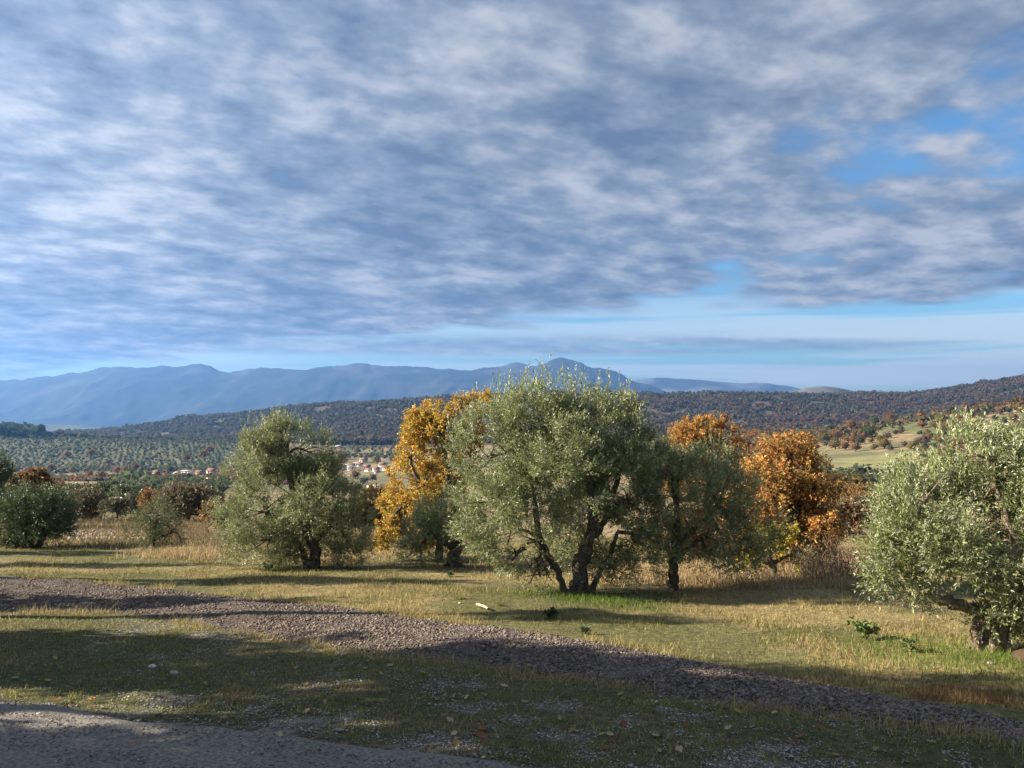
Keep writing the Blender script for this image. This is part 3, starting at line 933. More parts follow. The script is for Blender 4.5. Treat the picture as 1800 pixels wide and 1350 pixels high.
# the autumn oaks
tree('oak_tree', 'golden yellow oak rising behind the largest olive', 'oak tree', (770, 985),
     [(806, 714, 42, 19, 0), (758, 752, 46, 36, 0), (722, 800, 26, 38, 0), (742, 850, 56, 48, 0), (712, 898, 44, 30, 0), (688, 930, 32, 24, -0.2), (672, 948, 20, 12, -0.3), (715, 945, 34, 20, -0.2), (815, 755, 34, 40, 0.3), (775, 900, 54, 50, 0.4),
      (785, 825, 48, 50, 0.6), (735, 745, 20, 20, 0), (745, 925, 50, 32, 0.5), (846, 708, 26, 16, 0.4)],
     [[(770, 986, 7), (776, 930, 6), (784, 860, 5), (788, 820, 4), (776, 775, 3), (770, 740, 2)], [(786, 830, 4), (805, 780, 3), (820, 730, 2)], [(780, 890, 4), (745, 860, 3), (722, 815, 2)]],
     YOAK, 170, 71, depth=29.0, gap=0.49, twigs=12, gapscale=1.9)

tree('oak_tree', 'copper orange oak, fullest crown of the orange ones, right of the slim-trunked olive', 'oak tree', (1405, 1004),
     [(1392, 800, 48, 34, 0), (1350, 848, 56, 50, 0), (1428, 860, 46, 52, 0), (1392, 915, 70, 48, -0.2), (1438, 935, 40, 44, 0.1), (1385, 850, 60, 60, 0.7), (1320, 905, 40, 45, 0.3), (1350, 965, 60, 34, 0.2, 0.8), (1445, 900, 26, 40, 0.4, 0.8)],
     [[(1405, 1006, 8), (1404, 960, 7), (1398, 910, 5), (1392, 840, 3)], [(1402, 950, 5), (1430, 905, 4), (1435, 865, 2.5)], [(1402, 955, 5), (1370, 900, 4), (1350, 850, 2.5)]],
     OOAK, 170, 73, depth=25.5, gap=0.46, twigs=11, gapscale=1.9)

tree('oak_tree', 'orange oak whose rounded top shows above the slim-trunked olive', 'oak tree', (1240, 995),
     [(1240, 762, 54, 30, 0), (1200, 776, 30, 28, 0), (1268, 790, 40, 34, 0), (1235, 850, 70, 60, 0), (1260, 930, 74, 50, -0.2), (1290, 975, 60, 28, -0.3, 0.9), (1205, 970, 50, 30, 0, 0.8)],
     [[(1240, 996, 7), (1240, 920, 6), (1242, 850, 4), (1242, 780, 2.5)], [(1240, 900, 4), (1270, 850, 3), (1275, 800, 2)]],
     OOAK, 140, 79, depth=30.0, gap=0.45, twigs=8, gapscale=1.3)

tree('oak_tree', 'thin reddish oak squeezed between the two orange oak crowns', 'oak tree', (1322, 985),
     [(1314, 778, 40, 26, 0), (1330, 815, 30, 34, 0), (1300, 810, 22, 26, 0), (1322, 870, 36, 40, 0)],
     [[(1322, 986, 5), (1322, 900, 4), (1318, 830, 3), (1315, 785, 2)]],
     dict(OOAK, cols=[(0.30, 0.10, 0.025), (0.34, 0.15, 0.035), (0.24, 0.075, 0.02)]), 58, 83, depth=32.0, gap=0.42, gapscale=1.3)

tree('oak_tree', 'small oak with yellow green leaves and crooked black trunk under the copper oak', 'oak tree', (1360, 1017),
     [(1352, 958, 24, 18, 0), (1308, 985, 30, 20, 0.2, 0.8), (1405, 985, 34, 20, 0.1, 0.8), (1375, 935, 30, 16, 0.3), (1335, 940, 20, 14, 0.1)],
     [[(1362, 1019, 7), (1358, 995, 5.5), (1352, 975, 4), (1356, 950, 2.5)], [(1358, 990, 3.5), (1385, 978, 2.5), (1408, 965, 2)], [(1357, 993, 3), (1330, 985, 2), (1310, 980, 1.5)]],
     dict(YOAK, cols=[(0.30, 0.27, 0.03), (0.36, 0.30, 0.035), (0.24, 0.22, 0.03)]), 60, 89, gap=0.44, twigs=8)

tree('oak_tree', 'small brown oak half hidden behind the pointed olive', 'oak tree', (648, 935),
     [(650, 872, 26, 20, 0), (632, 895, 24, 22, 0), (664, 895, 20, 24, 0), (648, 915, 30, 18, 0)],
     [[(648, 937, 4), (650, 905, 3), (650, 875, 2)]],
     BROAK, 30, 97, depth=52.0, gap=0.38, leaf_scale=1.5)

tree('oak_tree', 'rust brown young oak behind the bushy olive on the left', 'oak tree', (58, 925),
     [(62, 838, 18, 14, 0), (45, 855, 22, 20, 0), (75, 858, 18, 18, 0), (55, 880, 30, 18, 0)],
     [[(58, 926, 3.5), (58, 890, 3), (60, 850, 2)]],
     dict(BROAK, cols=[(0.20, 0.085, 0.03), (0.24, 0.12, 0.04), (0.11, 0.10, 0.04)]), 26, 101, depth=60.0, gap=0.40, leaf_scale=1.7)

# ------------------------------------------------------------------ trees outside the frame on the left whose shade falls across the foreground
def shade_trees():
    r = np.random.default_rng(301)
    spec = dict(mat='leaf', K=7, L=(0.3, 0.6), ll=0.22, lw=0.12, up=0.2, spread=1.0, droop=0.1, cols=[(0.035, 0.055, 0.02), (0.045, 0.065, 0.026), (0.03, 0.045, 0.018)])

    def one(x, y, h, rx, clear, seed, label):
        b = np.array([x, y, float(gz(x, y))])
        root = empty('evergreen_oak', b)
        tag(root, label, 'oak tree', 'evergreen oaks outside the view')
        lob = []
        n = max(4, int((h - clear) / 1.1))
        for k in range(n):
            f = k / (n - 1)
            z = clear + (h - clear) * (0.12 + 0.8 * f)
            w = rx * (0.7 + 0.5 * math.sin(math.pi * (0.15 + 0.75 * f)) - 0.35 * f)
            lob.append((b + np.array([r.normal() * 0.3, r.normal() * 0.3, z]), np.array([w, w, (h - clear) * 0.13 + 0.2]), 1.0))
        g = Geo()
        tube(g, [b - [0, 0, 0.1], b + [0.1, 0, clear * 0.6], b + [0.0, 0.1, clear + (h - clear) * 0.6]], [0.28, 0.22, 0.08], 8, BARK, 0.2, seed)
        branch_geo(g, [b + [0, 0.1, clear], b + [0, 0.1, clear + (h - clear) * 0.5]], lob, seed, 0.08, 4)
        g.build('trunk', M['bark'], root, True, origin=b)
        gc = Geo()
        crown_geo(gc, lob, spec, 26, seed, gap=0.25)
        gc.build('crown', M['leaf'], root, origin=b)
    for k, (x, y, h, rx, clear) in enumerate(SHADE):
        one(x, y, h, rx, clear, 310 + k, 'evergreen oak outside the view, its long shade lying over the foreground')


SHADE = [(-16.0, 18.4, 5.0, 0.8, 0.3), (-16.5, 16.2, 9.2, 0.45, 7.8), (-16.0, 13.4, 5.6, 1.05, 0.3), (-16.0, 11.7, 8.0, 1.15, 0.3), (-16.4, 10.7, 10.4, 0.85, 6.0),
         (-16.0, 9.3, 4.3, 1.1, 0.2), (-16.5, 9.1, 12.0, 1.0, 6.4), (-16.0, 7.35, 12.0, 1.05, 0.3), (-16.0, 5.2, 12.0, 1.4, 0.3), (-16.0, 2.4, 12.0, 1.9, 0.3), (-15.5, -0.6, 12.0, 1.9, 0.3), (-15.5, -3.6, 12.0, 1.9, 0.3),
         (-20.5, 22.4, 8.6, 0.7, 5.0), (-24.5, 27.0, 6.5, 0.7, 0.4), (-28.5, 31.5, 6.0, 0.7, 0.4)]
shade_trees()

# ------------------------------------------------------------------ grass, gravel, litter
def blades(g, x, y, z, h, w, col, r, lean=0.35):
    n = len(x)
    th = r.uniform(0, math.pi, n)
    sx = np.stack([np.cos(th), np.sin(th), np.zeros(n)], -1) * (w * 0.5)[:, None]
    b = np.stack([x, y, z - 0.01], -1)
    tip = b + np.stack([r.normal(size=n) * lean * h, r.normal(size=n) * lean * h, h], -1)
    V = np.stack([b - sx, b + sx, tip], 1)
    g.add(V.reshape(-1, 3), np.arange(3 * n).reshape(n, 3), np.repeat(col, 3, axis=0))


GREEN = np.array([0.105, 0.125, 0.032]); LGREEN = np.array([0.19, 0.195, 0.055]); STRAW = np.array([0.35, 0.285, 0.125]); BROWN = np.array([0.20, 0.135, 0.07])


def meadow_grass():
    r = np.random.default_rng(401)
    n = 560000
    yy = (r.random(n) * (43 ** 0.75 - 6.0 ** 0.75) + 6.0 ** 0.75) ** (1 / 0.75)
    xx = r.uniform(-1, 1, n) * (0.70 * yy + 2.5)
    s = track_coord(xx, yy)
    d = drive_mask(xx, yy)
    edge = (fbm(xx * 2, yy * 2, seed=77) - 0.5) * 0.2
    field = s > 1.0 + edge * 1.2
    lawn = (s < 0.0 + edge) & (d < -0.02)
    a = fbm(xx * 0.35, yy * 0.35, seed=21, octs=4)
    b = fbm(xx * 1.6, yy * 1.6, seed=22, octs=3)
    e = fbm(xx * 0.8, yy * 0.5, seed=23, octs=3)
    # meadow beyond the track
    g = Geo()
    k = field & (r.random(n) < 0.55 + 0.8 * e)
    x, y = xx[k], yy[k]
    m = len(x)
    dry = sstep(a[k] + 0.35 * (b[k] - 0.5) + r.normal(size=m) * 0.06, 0.37, 0.60)
    dry = np.clip(dry + 0.45 * sstep(y, 27, 38), 0, 1)
    isd = r.random(m) < 0.10 + 0.68 * dry
    C = np.where(isd[:, None], STRAW, np.where((r.random(m) < 0.35)[:, None], LGREEN, GREEN))
    C = np.where((r.random(m) < 0.15)[:, None], BROWN, C) * r.uniform(0.7, 1.25, (m, 1))
    h = np.where(isd, r.gamma(3, 0.016, m), r.gamma(3, 0.012, m)) * (0.7 + 1.0 * sstep(e[k], 0.42, 0.7)) * np.where(r.random(m) < 0.02, 2.2, 0.75)
    h = np.clip(h, 0.015, 0.3)
    # rich green turf round the foot of the big olive and the near olive
    for (px, py, rad, amt) in ((1050, 1056, 0.9, 0.7), (1010, 1050, 0.7, 0.5), (1090, 1062, 0.6, 0.5), (1760, 1165, 1.6, 0.6), (955, 1050, 0.7, 0.5)):
        c = plane_hit(np.array(px, float), np.array(py, float))
        w = np.exp(-(((x - c[0]) / rad) ** 2 + ((y - c[1]) / (rad * 0.9)) ** 2))
        sel = r.random(m) < w * amt * 1.3
        C = np.where(sel[:, None], np.array([0.11, 0.17, 0.03]) * r.uniform(0.8, 1.2, (m, 1)), C)
        h = np.where(sel, r.uniform(0.06, 0.17, m), h)
    w = 0.006 + 0.00055 * y
    blades(g, x, y, ground(x, y), h, w * r.uniform(0.7, 1.3, m), C, r)
    tag(g.build('grass', M['grass']), 'sparse straw and green grass of the sunlit meadow', None, None, 'stuff')
    # thin turf on this side of the track
    g = Geo()
    n = 330000
    yy = r.uniform(6.0, 17.0, n); xx = r.uniform(-1, 1, n) * (0.70 * yy + 1.5)
    lawn = (track_coord(xx, yy) < 0.03 + (fbm(xx * 2, yy * 2, seed=77) - 0.5) * 0.5) & (drive_mask(xx, yy) < -0.02)
    a = fbm(xx * 0.35, yy * 0.35, seed=21, octs=4); b = fbm(xx * 1.6, yy * 1.6, seed=22, octs=3)
    bare = sstep(a * 0.35 + b * 0.4 + 0.25 * fbm(xx * 4, yy * 4, seed=29, octs=2), 0.45, 0.57) * sstep(xx / yy, -0.56, -0.36)
    thin = (1 - 0.9 * bare) * (0.35 + 0.9 * sstep(fbm(xx * 1.1, yy * 1.1, seed=37, octs=3), 0.35, 0.6))
    k = lawn & (r.random(n) < thin)
    x, y = xx[k], yy[k]
    m = len(x)
    C = np.where((r.random(m) < 0.25)[:, None], LGREEN, GREEN * 0.85)
    C = np.where((r.random(m) < 0.1 + 0.3 * sstep(fbm(x * 0.8, y * 0.8, seed=33), 0.4, 0.65))[:, None], STRAW * 0.75, C)
    C = np.where((r.random(m) < 0.12)[:, None], BROWN, C) * r.uniform(0.7, 1.25, (m, 1))
    C = C * 1.6
    h = np.clip(r.gamma(3, 0.011, m), 0.01, 0.14)
    blades(g, x, y, ground(x, y), h, (0.006 + 0.0005 * y) * r.uniform(0.7, 1.4, m), C, r, 0.6)
    tag(g.build('grass', M['grass']), 'short thin turf between the gravel track and the drive', None, None, 'stuff')
    # straw fringe along both edges of the track
    g = Geo()
    n = 16000
    x = r.uniform(-14, 11, n)
    far = r.random(n) < 0.6
    yf = np.interp(x, track_far[:, 0], track_far[:, 1]); yn = np.interp(x, track_near[:, 0], track_near[:, 1])
    y = np.where(far, yf + np.abs(r.normal(size=n)) * 0.35 - 0.05, yn - np.abs(r.normal(size=n)) * 0.25 + 0.05)
    keep = (vnoise(x * 1.1, y * 1.1, seed=91) > 0.42)
    x, y = x[keep], y[keep]; m = len(x)
    C = STRAW * r.uniform(0.75, 1.3, (m, 1))
    blades(g, x, y, ground(x, y), np.clip(r.gamma(4, 0.03, m), 0.03, 0.3), np.full(m, 0.012), C, r, 0.5)
    tag(g.build('dry_grass', M['grass']), 'bleached dry grass along the edges of the gravel track', None, None, 'stuff')


meadow_grass()


def tall_grass():
    r = np.random.default_rng(409)

    def patch(areas, label, cols):
        g = Geo()
        for (x0, x1, y0, y1, n, hm) in areas:
            px = (x0 + x1) / 2 + (x1 - x0) / 3.4 * np.clip(r.normal(size=n), -2.6, 2.6); py = r.uniform(y0, y1, n) + 3 * r.normal(size=n)
            P = plane_hit(px, py)
            k = vnoise(P[:, 0] * 0.9, P[:, 1] * 0.9, seed=95) > 0.3
            P = P[k]; m = len(P)
            C = np.array(cols)[r.integers(0, len(cols), m)] * r.uniform(0.7, 1.25, (m, 1))
            h = hm * 0.7 * r.uniform(0.3, 1.2, m)
            z = np.where(P[:, 1] > 42, tz(P[:, 0], P[:, 1]), ground(P[:, 0], P[:, 1]))
            blades(g, P[:, 0], P[:, 1], z, h, np.full(m, 0.014) + 0.0005 * P[:, 1], C, r, 0.33)
        tag(g.build('dry_grass', M['grass']), label, None, None, 'stuff')
    st = [(0.40, 0.31, 0.17), (0.34, 0.25, 0.13), (0.28, 0.20, 0.11), (0.42, 0.33, 0.20)]
    patch([(1130, 1560, 1005, 1034, 9000, 0.38), (1180, 1540, 990, 1012, 7000, 0.45), (1020, 1180, 998, 1020, 3000, 0.3), (840, 1000, 985, 1003, 3000, 0.28)],
          'tall bleached grass under the orange oaks', st)
    patch([(250, 420, 972, 982, 2600, 0.55), (330, 480, 965, 985, 1500, 0.3), (380, 700, 972, 990, 3500, 0.25)], 'tall bleached grass tufts beside the small young olive', st)
    patch([(1580, 1810, 1222, 1262, 1500, 0.16), (1440, 1800, 1195, 1240, 1200, 0.10)], 'reddish dry grass in front of the nearest olive', [(0.30, 0.18, 0.08), (0.34, 0.22, 0.10), (0.22, 0.13, 0.06)])
    patch([(-60, 760, 945, 962, 9000, 0.4), (130, 420, 930, 945, 6000, 0.4), (560, 760, 930, 960, 4000, 0.5), (60, 480, 908, 934, 12000, 0.5), (560, 760, 905, 932, 5000, 0.5)], 'rough brown grass on the bank behind the meadow', [(0.20, 0.145, 0.08), (0.15, 0.105, 0.06), (0.25, 0.19, 0.105), (0.11, 0.10, 0.045)])


tall_grass()

OCTA_V = np.array([(1, 0, 0), (-1, 0, 0), (0, 1, 0), (0, -1, 0), (0, 0, 1), (0, 0, -1)], float)
OCTA_F = np.array([(0, 2, 4), (2, 1, 4), (1, 3, 4), (3, 0, 4), (2, 0, 5), (1, 2, 5), (3, 1, 5), (0, 3, 5)])


def stones(g, x, y, z, size, col, r, flat=0.65):
    n = len(x)
    V = OCTA_V[None] * (size[:, None, None] * r.uniform(0.6, 1.35, (n, 6, 3)))
    V = V + r.normal(size=(n, 6, 3)) * (size * 0.22)[:, None, None]
    V[..., 2] *= flat
    th = r.uniform(0, 2 * math.pi, n)
    c, s = np.cos(th)[:, None], np.sin(th)[:, None]
    V = np.stack([V[..., 0] * c - V[..., 1] * s, V[..., 0] * s + V[..., 1] * c, V[..., 2]], -1)
    V = V + np.stack([x, y, z], -1)[:, None]
    Fq = (OCTA_F[None] + np.arange(n)[:, None, None] * 6).reshape(-1, 3)
    g.add(V.reshape(-1, 3), Fq, np.repeat(col, 6, axis=0))


def gravel():
    r = np.random.default_rng(431)
    # crushed stone of the track
    n = 52000
    x = np.concatenate([r.uniform(-14, 10, n * 2 // 3), r.uniform(-5, 8, n // 3)])
    n = len(x)
    s = r.beta(1.3, 1.2, n) * 1.12 - 0.08 + r.normal(size=n) * 0.05
    yf = np.interp(x, track_far[:, 0], track_far[:, 1]); yn = np.interp(x, track_near[:, 0], track_near[:, 1])
    y = yn + s * (yf - yn)
    size = np.clip(r.lognormal(-4.16, 0.38, n), 0.008, 0.042)
    C = np.array([0.165, 0.132, 0.112]) * r.uniform(0.3, 1.55, (n, 1)) * (1 + r.normal(size=(n, 3)) * 0.04)
    g = Geo()
    stones(g, x, y, gz(x, y) + mound(x, y) + size * 0.3, size, C, r)
    tag(g.build('gravel', M['stone']), 'loose crushed stone covering the track', None, None, 'stuff')
    # pale chips in the bare patches of the turf
    n = 240000
    y = r.uniform(5.8, 16, n); x = r.uniform(-1, 1, n) * (0.72 * y + 1)
    a = fbm(x * 0.35, y * 0.35, seed=21, octs=4); b = fbm(x * 1.6, y * 1.6, seed=22, octs=3)
    k = (track_coord(x, y) < 0.0) & (drive_mask(x, y) < -0.05) & (r.random(n) < 0.05 + 0.85 * sstep(a * 0.35 + b * 0.4 + 0.25 * fbm(x * 4, y * 4, seed=29, octs=2), 0.43, 0.58) * sstep(x / y, -0.56, -0.36))
    x, y = x[k], y[k]; n = len(x)
    size = np.clip(r.lognormal(-4.65, 0.36, n), 0.005, 0.02)
    C = np.array([0.33, 0.312, 0.28]) * r.uniform(0.35, 1.35, (n, 1))
    g = Geo()
    stones(g, x, y, ground(x, y) + size * 0.3 + 0.006, size, C, r, 0.5)
    tag(g.build('gravel', M['stone']), 'pale stone chips scattered in the thin turf', None, None, 'stuff')
    # fine grit of the drive
    n = 26000
    y = r.uniform(4.5, 11, n); x = r.uniform(-9, 3, n)
    k = drive_mask(x, y) > -0.03
    x, y = x[k], y[k]; n = len(x)
    size = np.clip(r.lognormal(-4.65, 0.35, n), 0.005, 0.022)
    C = np.array([0.22, 0.20, 0.18]) * r.uniform(0.5, 1.5, (n, 1))
    g = Geo()
    stones(g, x, y, ground(x, y) + 0.012, size, C, r)
    tag(g.build('gravel', M['stone']), 'fine grey grit of the drive at the bottom left', None, None, 'stuff')
    # stony bank behind the meadow
    g = Geo()
    P = plane_hit(r.uniform(120, 260, 500), r.uniform(932, 948, 500))
    size = r.uniform(0.05, 0.16, 500)
    stones(g, P[:, 0], P[:, 1], np.where(P[:, 1] > 42, tz(P[:, 0], P[:, 1]), ground(P[:, 0], P[:, 1])) + 0.03, size, np.array([0.36, 0.29, 0.22]) * r.uniform(0.7, 1.2, (500, 1)), r)
    tag(g.build('rubble', M['stone']), 'pale rubble on the bank between the bushy olive and the small young olive', None, None, 'stuff')


gravel()


def leaf_mesh(name, col, seed):
    """one curled lobed oak leaf, about 9 cm"""
    r = np.random.default_rng(seed)
    outline = []
    n = 14
    for k in range(n):
        t = k / (n - 1)
        w = 0.026 * math.sin(math.pi * min(1, t * 1.02)) ** 0.6 * (1 + 0.4 * math.cos(t * 22))
        outline.append((t * 0.095 - 0.045, w))
    V = [(x_, w, 0.012 * abs(w) / 0.026 + 0.02 * (x_ / 0.05) ** 2 * r.uniform(0.5, 1.2)) for x_, w in outline] + [(x_, -w, 0.016 * abs(w) / 0.026 + 0.014 * (x_ / 0.05) ** 2) for x_, w in outline] + [(x_, 0, 0.003 + 0.012 * (x_ / 0.05) ** 2) for x_, w in outline]
    Fq = []
    for k in range(n - 1):
        Fq += [(k, k + 1, 2 * n + k + 1, 2 * n + k), (2 * n + k, 2 * n + k + 1, n + k + 1, n + k)]
    return Geo().add(V, Fq, col).mesh(name, M['litter'])


def litter():
    r = np.random.default_rng(443)
    kinds = [('rust brown leaf in shaded turf', (0.20, 0.075, 0.03), 34), ('pale tan leaf in shaded turf', (0.36, 0.27, 0.17), 46), ('dull yellow leaf in shaded turf', (0.30, 0.22, 0.07), 24)]
    for kk, (label, col, cnt) in enumerate(kinds):
        me = [leaf_mesh('fallen_leaf', np.array(col) * f, 450 + kk * 3 + j) for j, f in enumerate((0.8, 1.0, 1.2))]
        k = 0
        while k < cnt:
            px, py = r.uniform(10, 1790), 1120 + 225 * r.random() ** 0.75
            p = plane_hit(np.array(px), np.array(py))
            if track_coord(p[0], p[1]) > -0.05 or drive_mask(p[0], p[1]) > 0.3:
                continue
            o = bpy.data.objects.new('fallen_leaf', me[int(r.integers(3))])
            COL.objects.link(o)
            o.location = (p[0], p[1], float(ground(p[0], p[1])) + 0.012)
            o.rotation_euler = (r.normal() * 0.3, r.normal() * 0.3, r.uniform(0, 6.28))
            s = r.uniform(0.7, 1.25); o.scale = (s, s, s)
            wh = (' left of the white rounded stone' if px < 250 else ' below the pointed olive' if px < 700 else ' below the largest olive' if px < 1200 else ' at the right end') + (' near the gravel track' if py < 1200 else ' near the bottom of the picture' if py > 1275 else '')
            tag(o, label + wh, 'leaf', 'dry leaves fallen on the turf')
            k += 1
    # bigger leaves along the edge of the drive, each in the sun
    for px, py, label, col in ((418, 1235, 'dark red brown leaf on the sunlit strip of turf beside the drive', (0.17, 0.05, 0.025)), (160, 1238, 'bright orange leaf on the sunlit strip of turf beside the drive', (0.34, 0.12, 0.03)),
                               (392, 1268, 'large tan leaf at the edge of the drive', (0.30, 0.19, 0.10)), (100, 1240, 'brown leaf on the sunlit turf near the left border', (0.22, 0.10, 0.05))):
        p = plane_hit(np.array(float(px)), np.array(float(py)))
        o = bpy.data.objects.new('fallen_leaf', leaf_mesh('fallen_leaf', col, px))
        COL.objects.link(o)
        o.location = (p[0], p[1], float(ground(p[0], p[1])) + 0.03)
        o.rotation_euler = (0.25, 0.2, px * 0.1); o.scale = (1.5, 1.5, 1.5)
        tag(o, label, 'leaf', 'dry leaves fallen on the turf')


litter()


def rock(name, label, px, py, size, col, seed, cat='stone', depth=None, squash=0.6):
    import bmesh
    p = plane_hit(np.array(float(px)), np.array(float(py)))
    bm = bmesh.new()
    bmesh.ops.create_icosphere(bm, subdivisions=2, radius=1.0)
    V = np.array([v.co for v in bm.verts]); Fq = np.array([[v.index for v in f.verts] for f in bm.faces])
    bm.free()
    V = V * (0.75 + 0.5 * vnoise(V[:, 0] * 1.5 + seed, V[:, 1] * 1.5, V[:, 2] * 1.5, seed))[:, None] * size * np.array([1.15, 0.9, squash])
    o = Geo().add(V, Fq, col).build(name, M['stone'], loc=(p[0], p[1], float(ground(p[0], p[1])) + size * squash * 0.35))
    return tag(o, label, cat)


rock('stone', 'white rounded stone in the shaded turf below the gravel track', 268, 1171, 0.055, (0.5, 0.48, 0.45), 1)
rock('stone', 'grey stone just right of the white rounded stone', 306, 1181, 0.06, (0.30, 0.28, 0.26), 2)
rock('stone', 'small orange brown stone lying on the drive', 232, 1316, 0.035, (0.36, 0.13, 0.05), 3)
rock('stone', 'cream stone on the sunlit edge of the drive', 69, 1272, 0.03, (0.45, 0.38, 0.28), 4)
rock('stone', 'pale stone chip beside the nearest olive trunk', 1742, 1176, 0.045, (0.32, 0.31, 0.29), 5)
rock('stone', 'pale stone lying in the sunlit grass below the white stick', 809, 1066, 0.04, (0.36, 0.32, 0.26), 6)
rock('tree_stump', 'rotten brown stump at the right border in front of the nearest olive', 1808, 1172, 0.19, (0.06, 0.042, 0.026), 7, cat='stump', squash=0.7)


def small_things():
    r = np.random.default_rng(461)
    # pale stick
    a = plane_hit(np.array(838.0), np.array(1071.0)); b = plane_hit(np.array(858.0), np.array(1077.0))
    for p in (a, b):
        p[2] = float(ground(p[0], p[1])) + 0.06
    g = Geo()
    pts, rd = curve_pts([a, (a + b) / 2 + [0, 0.02, 0.012], b], [0.028, 0.032, 0.024], 4)
    tube(g, pts, rd, 7, (0.40, 0.32, 0.22), 0.15, 3)
    tag(g.build('broken_stick', M['bark'], smooth=True, origin=a, loc=a), 'pale broken stick lying in the grass left of the largest olive', 'stick')
    # leafy weeds
    for px, py, hgt, n, label, cols in ((968, 1092, 0.17, 34, 'dark green weed clump in the grass below the largest olive', [(0.065, 0.09, 0.04), (0.08, 0.105, 0.045)]),
                                        (1030, 1116, 0.09, 20, 'low green weed beside the gravel track below the largest olive', [(0.05, 0.08, 0.025)]),
                                        (1522, 1124, 0.30, 46, 'light green leafy sapling in the grass left of the nearest olive', [(0.13, 0.17, 0.05), (0.10, 0.15, 0.045)]),
                                        (1600, 1150, 0.13, 26, 'low broad-leaved weed between the leafy sapling and the nearest olive', [(0.11, 0.14, 0.05)]),
                                        (470, 1004, 0.2, 20, 'small green weed left of the pointed olive trunk', [(0.10, 0.15, 0.05)]),
                                        (790, 1015, 0.12, 20, 'small green weed below the low spreading olive', [(0.10, 0.15, 0.05)])):
        p = plane_hit(np.array(float(px)), np.array(float(py))); p[2] = float(ground(p[0], p[1]))
        root = empty('weed_plant', p)
        tag(root, label, 'weed')
        gs, gl = Geo(), Geo()
        m = max(5, n // 4)
        for k in range(m):
            an = r.uniform(0, 6.28)
            tip = p + np.array([math.cos(an) * hgt * r.uniform(0.3, 0.9), math.sin(an) * hgt * r.uniform(0.3, 0.9), hgt * r.uniform(0.6, 1.1)])
            pts, rd = curve_pts([p, (p + tip) / 2 + [0, 0, hgt * 0.12], tip], [0.008, 0.006, 0.003], 3)
            tube(gs, pts, rd, 4, (0.12, 0.11, 0.05))
            q = pts[2:]
            c = np.array(cols)[r.integers(0, len(cols), len(q))]
            sprays(gl, q, nrm(r.normal(size=(len(q), 3)) + [0, 0, 0.8]), 5, np.full(len(q), 0.05), 0.085, 0.042, c, spread=1.0, r=r)
        gs.build('stem', M['bark'], root, origin=p)
        gl.build('leaves', M['leaf'], root, origin=p)
    # grass tufts
    for px, py, hgt, n, label, col in ((808, 1057, 0.22, 90, 'yellow green grass tuft left of the white stick', (0.26, 0.25, 0.07)), (878, 1068, 0.15, 70, 'small green grass tuft right of the white stick', (0.15, 0.18, 0.05)),
                                       (128, 1228, 0.12, 40, 'bright grass tuft with two tall stems beside the drive', (0.24, 0.24, 0.09)), (1290, 1183, 0.13, 60, 'straw grass tuft at the edge of the gravel track', (0.36, 0.28, 0.13))):
        p = plane_hit(np.array(float(px)), np.array(float(py))); p[2] = float(ground(p[0], p[1]))
        g = Geo()
        x = p[0] + r.normal(size=n) * hgt * 0.28; y = p[1] + r.normal(size=n) * hgt * 0.28
        blades(g, x, y, ground(x, y), hgt * r.uniform(0.4, 1.2, n), np.full(n, 0.012), np.array(col) * r.uniform(0.75, 1.25, (n, 1)), r, 0.45)
        tag(g.build('grass_tuft', M['grass'], origin=p, loc=p), label, 'grass tuft')
    # bare thorny bushes
    for px, py, depth, wd, ht, n, col, label in ((1432, 1022, None, 62, 62, 90, (0.30, 0.23, 0.15), 'pale leafless bramble bush under the copper oak'),
                                                 (1490, 1018, None, 40, 75, 70, (0.22, 0.15, 0.10), 'brown leafless bush between the copper oak and the nearest olive'),
                                                 (1288, 1018, None, 50, 32, 60, (0.30, 0.24, 0.17), 'low grey leafless bush right of the slim-trunked olive'),
                                                 (1606, 1074, None, 22, 36, 40, (0.12, 0.085, 0.065), 'dark bare twigs rising under the limb of the nearest olive')):
        p = plane_hit(np.array(float(px)), np.array(float(py))); D = p[1]
        p[2] = float(ground(p[0], p[1]))
        g = Geo()
        for k in range(n):
            s = p + np.array([r.normal() * wd * 0.35 / F * D, r.normal() * 0.5, 0])
            s[2] = float(ground(s[0], s[1])) - 0.03
            an = r.uniform(0, 6.28)
            hh = ht / F * D * r.uniform(0.45, 1.05)
            e = s + np.array([math.cos(an) * hh * 0.45, math.sin(an) * hh * 0.4, hh])
            pts, rd = curve_pts([s, (s + e) / 2 + r.normal(size=3) * 0.06, e + r.normal(size=3) * 0.05], [0.011, 0.008, 0.003], 4)
            tube(g, pts, rd, 4, np.array(col) * r.uniform(0.7, 1.2))
            for q in range(3):
                s2 = pts[r.integers(3, len(pts) - 1)]
                e2 = s2 + nrm(r.normal(size=3) + [0, 0, 0.5]) * hh * r.uniform(0.2, 0.45)
                tube(g, [s2, (s2 + e2) / 2 + r.normal(size=3) * 0.02, e2], [0.006, 0.005, 0.002], 3, np.array(col) * r.uniform(0.7, 1.2))
        tag(g.build('bare_bush', M['bark'], origin=p, loc=p), label, 'bush')


small_things()

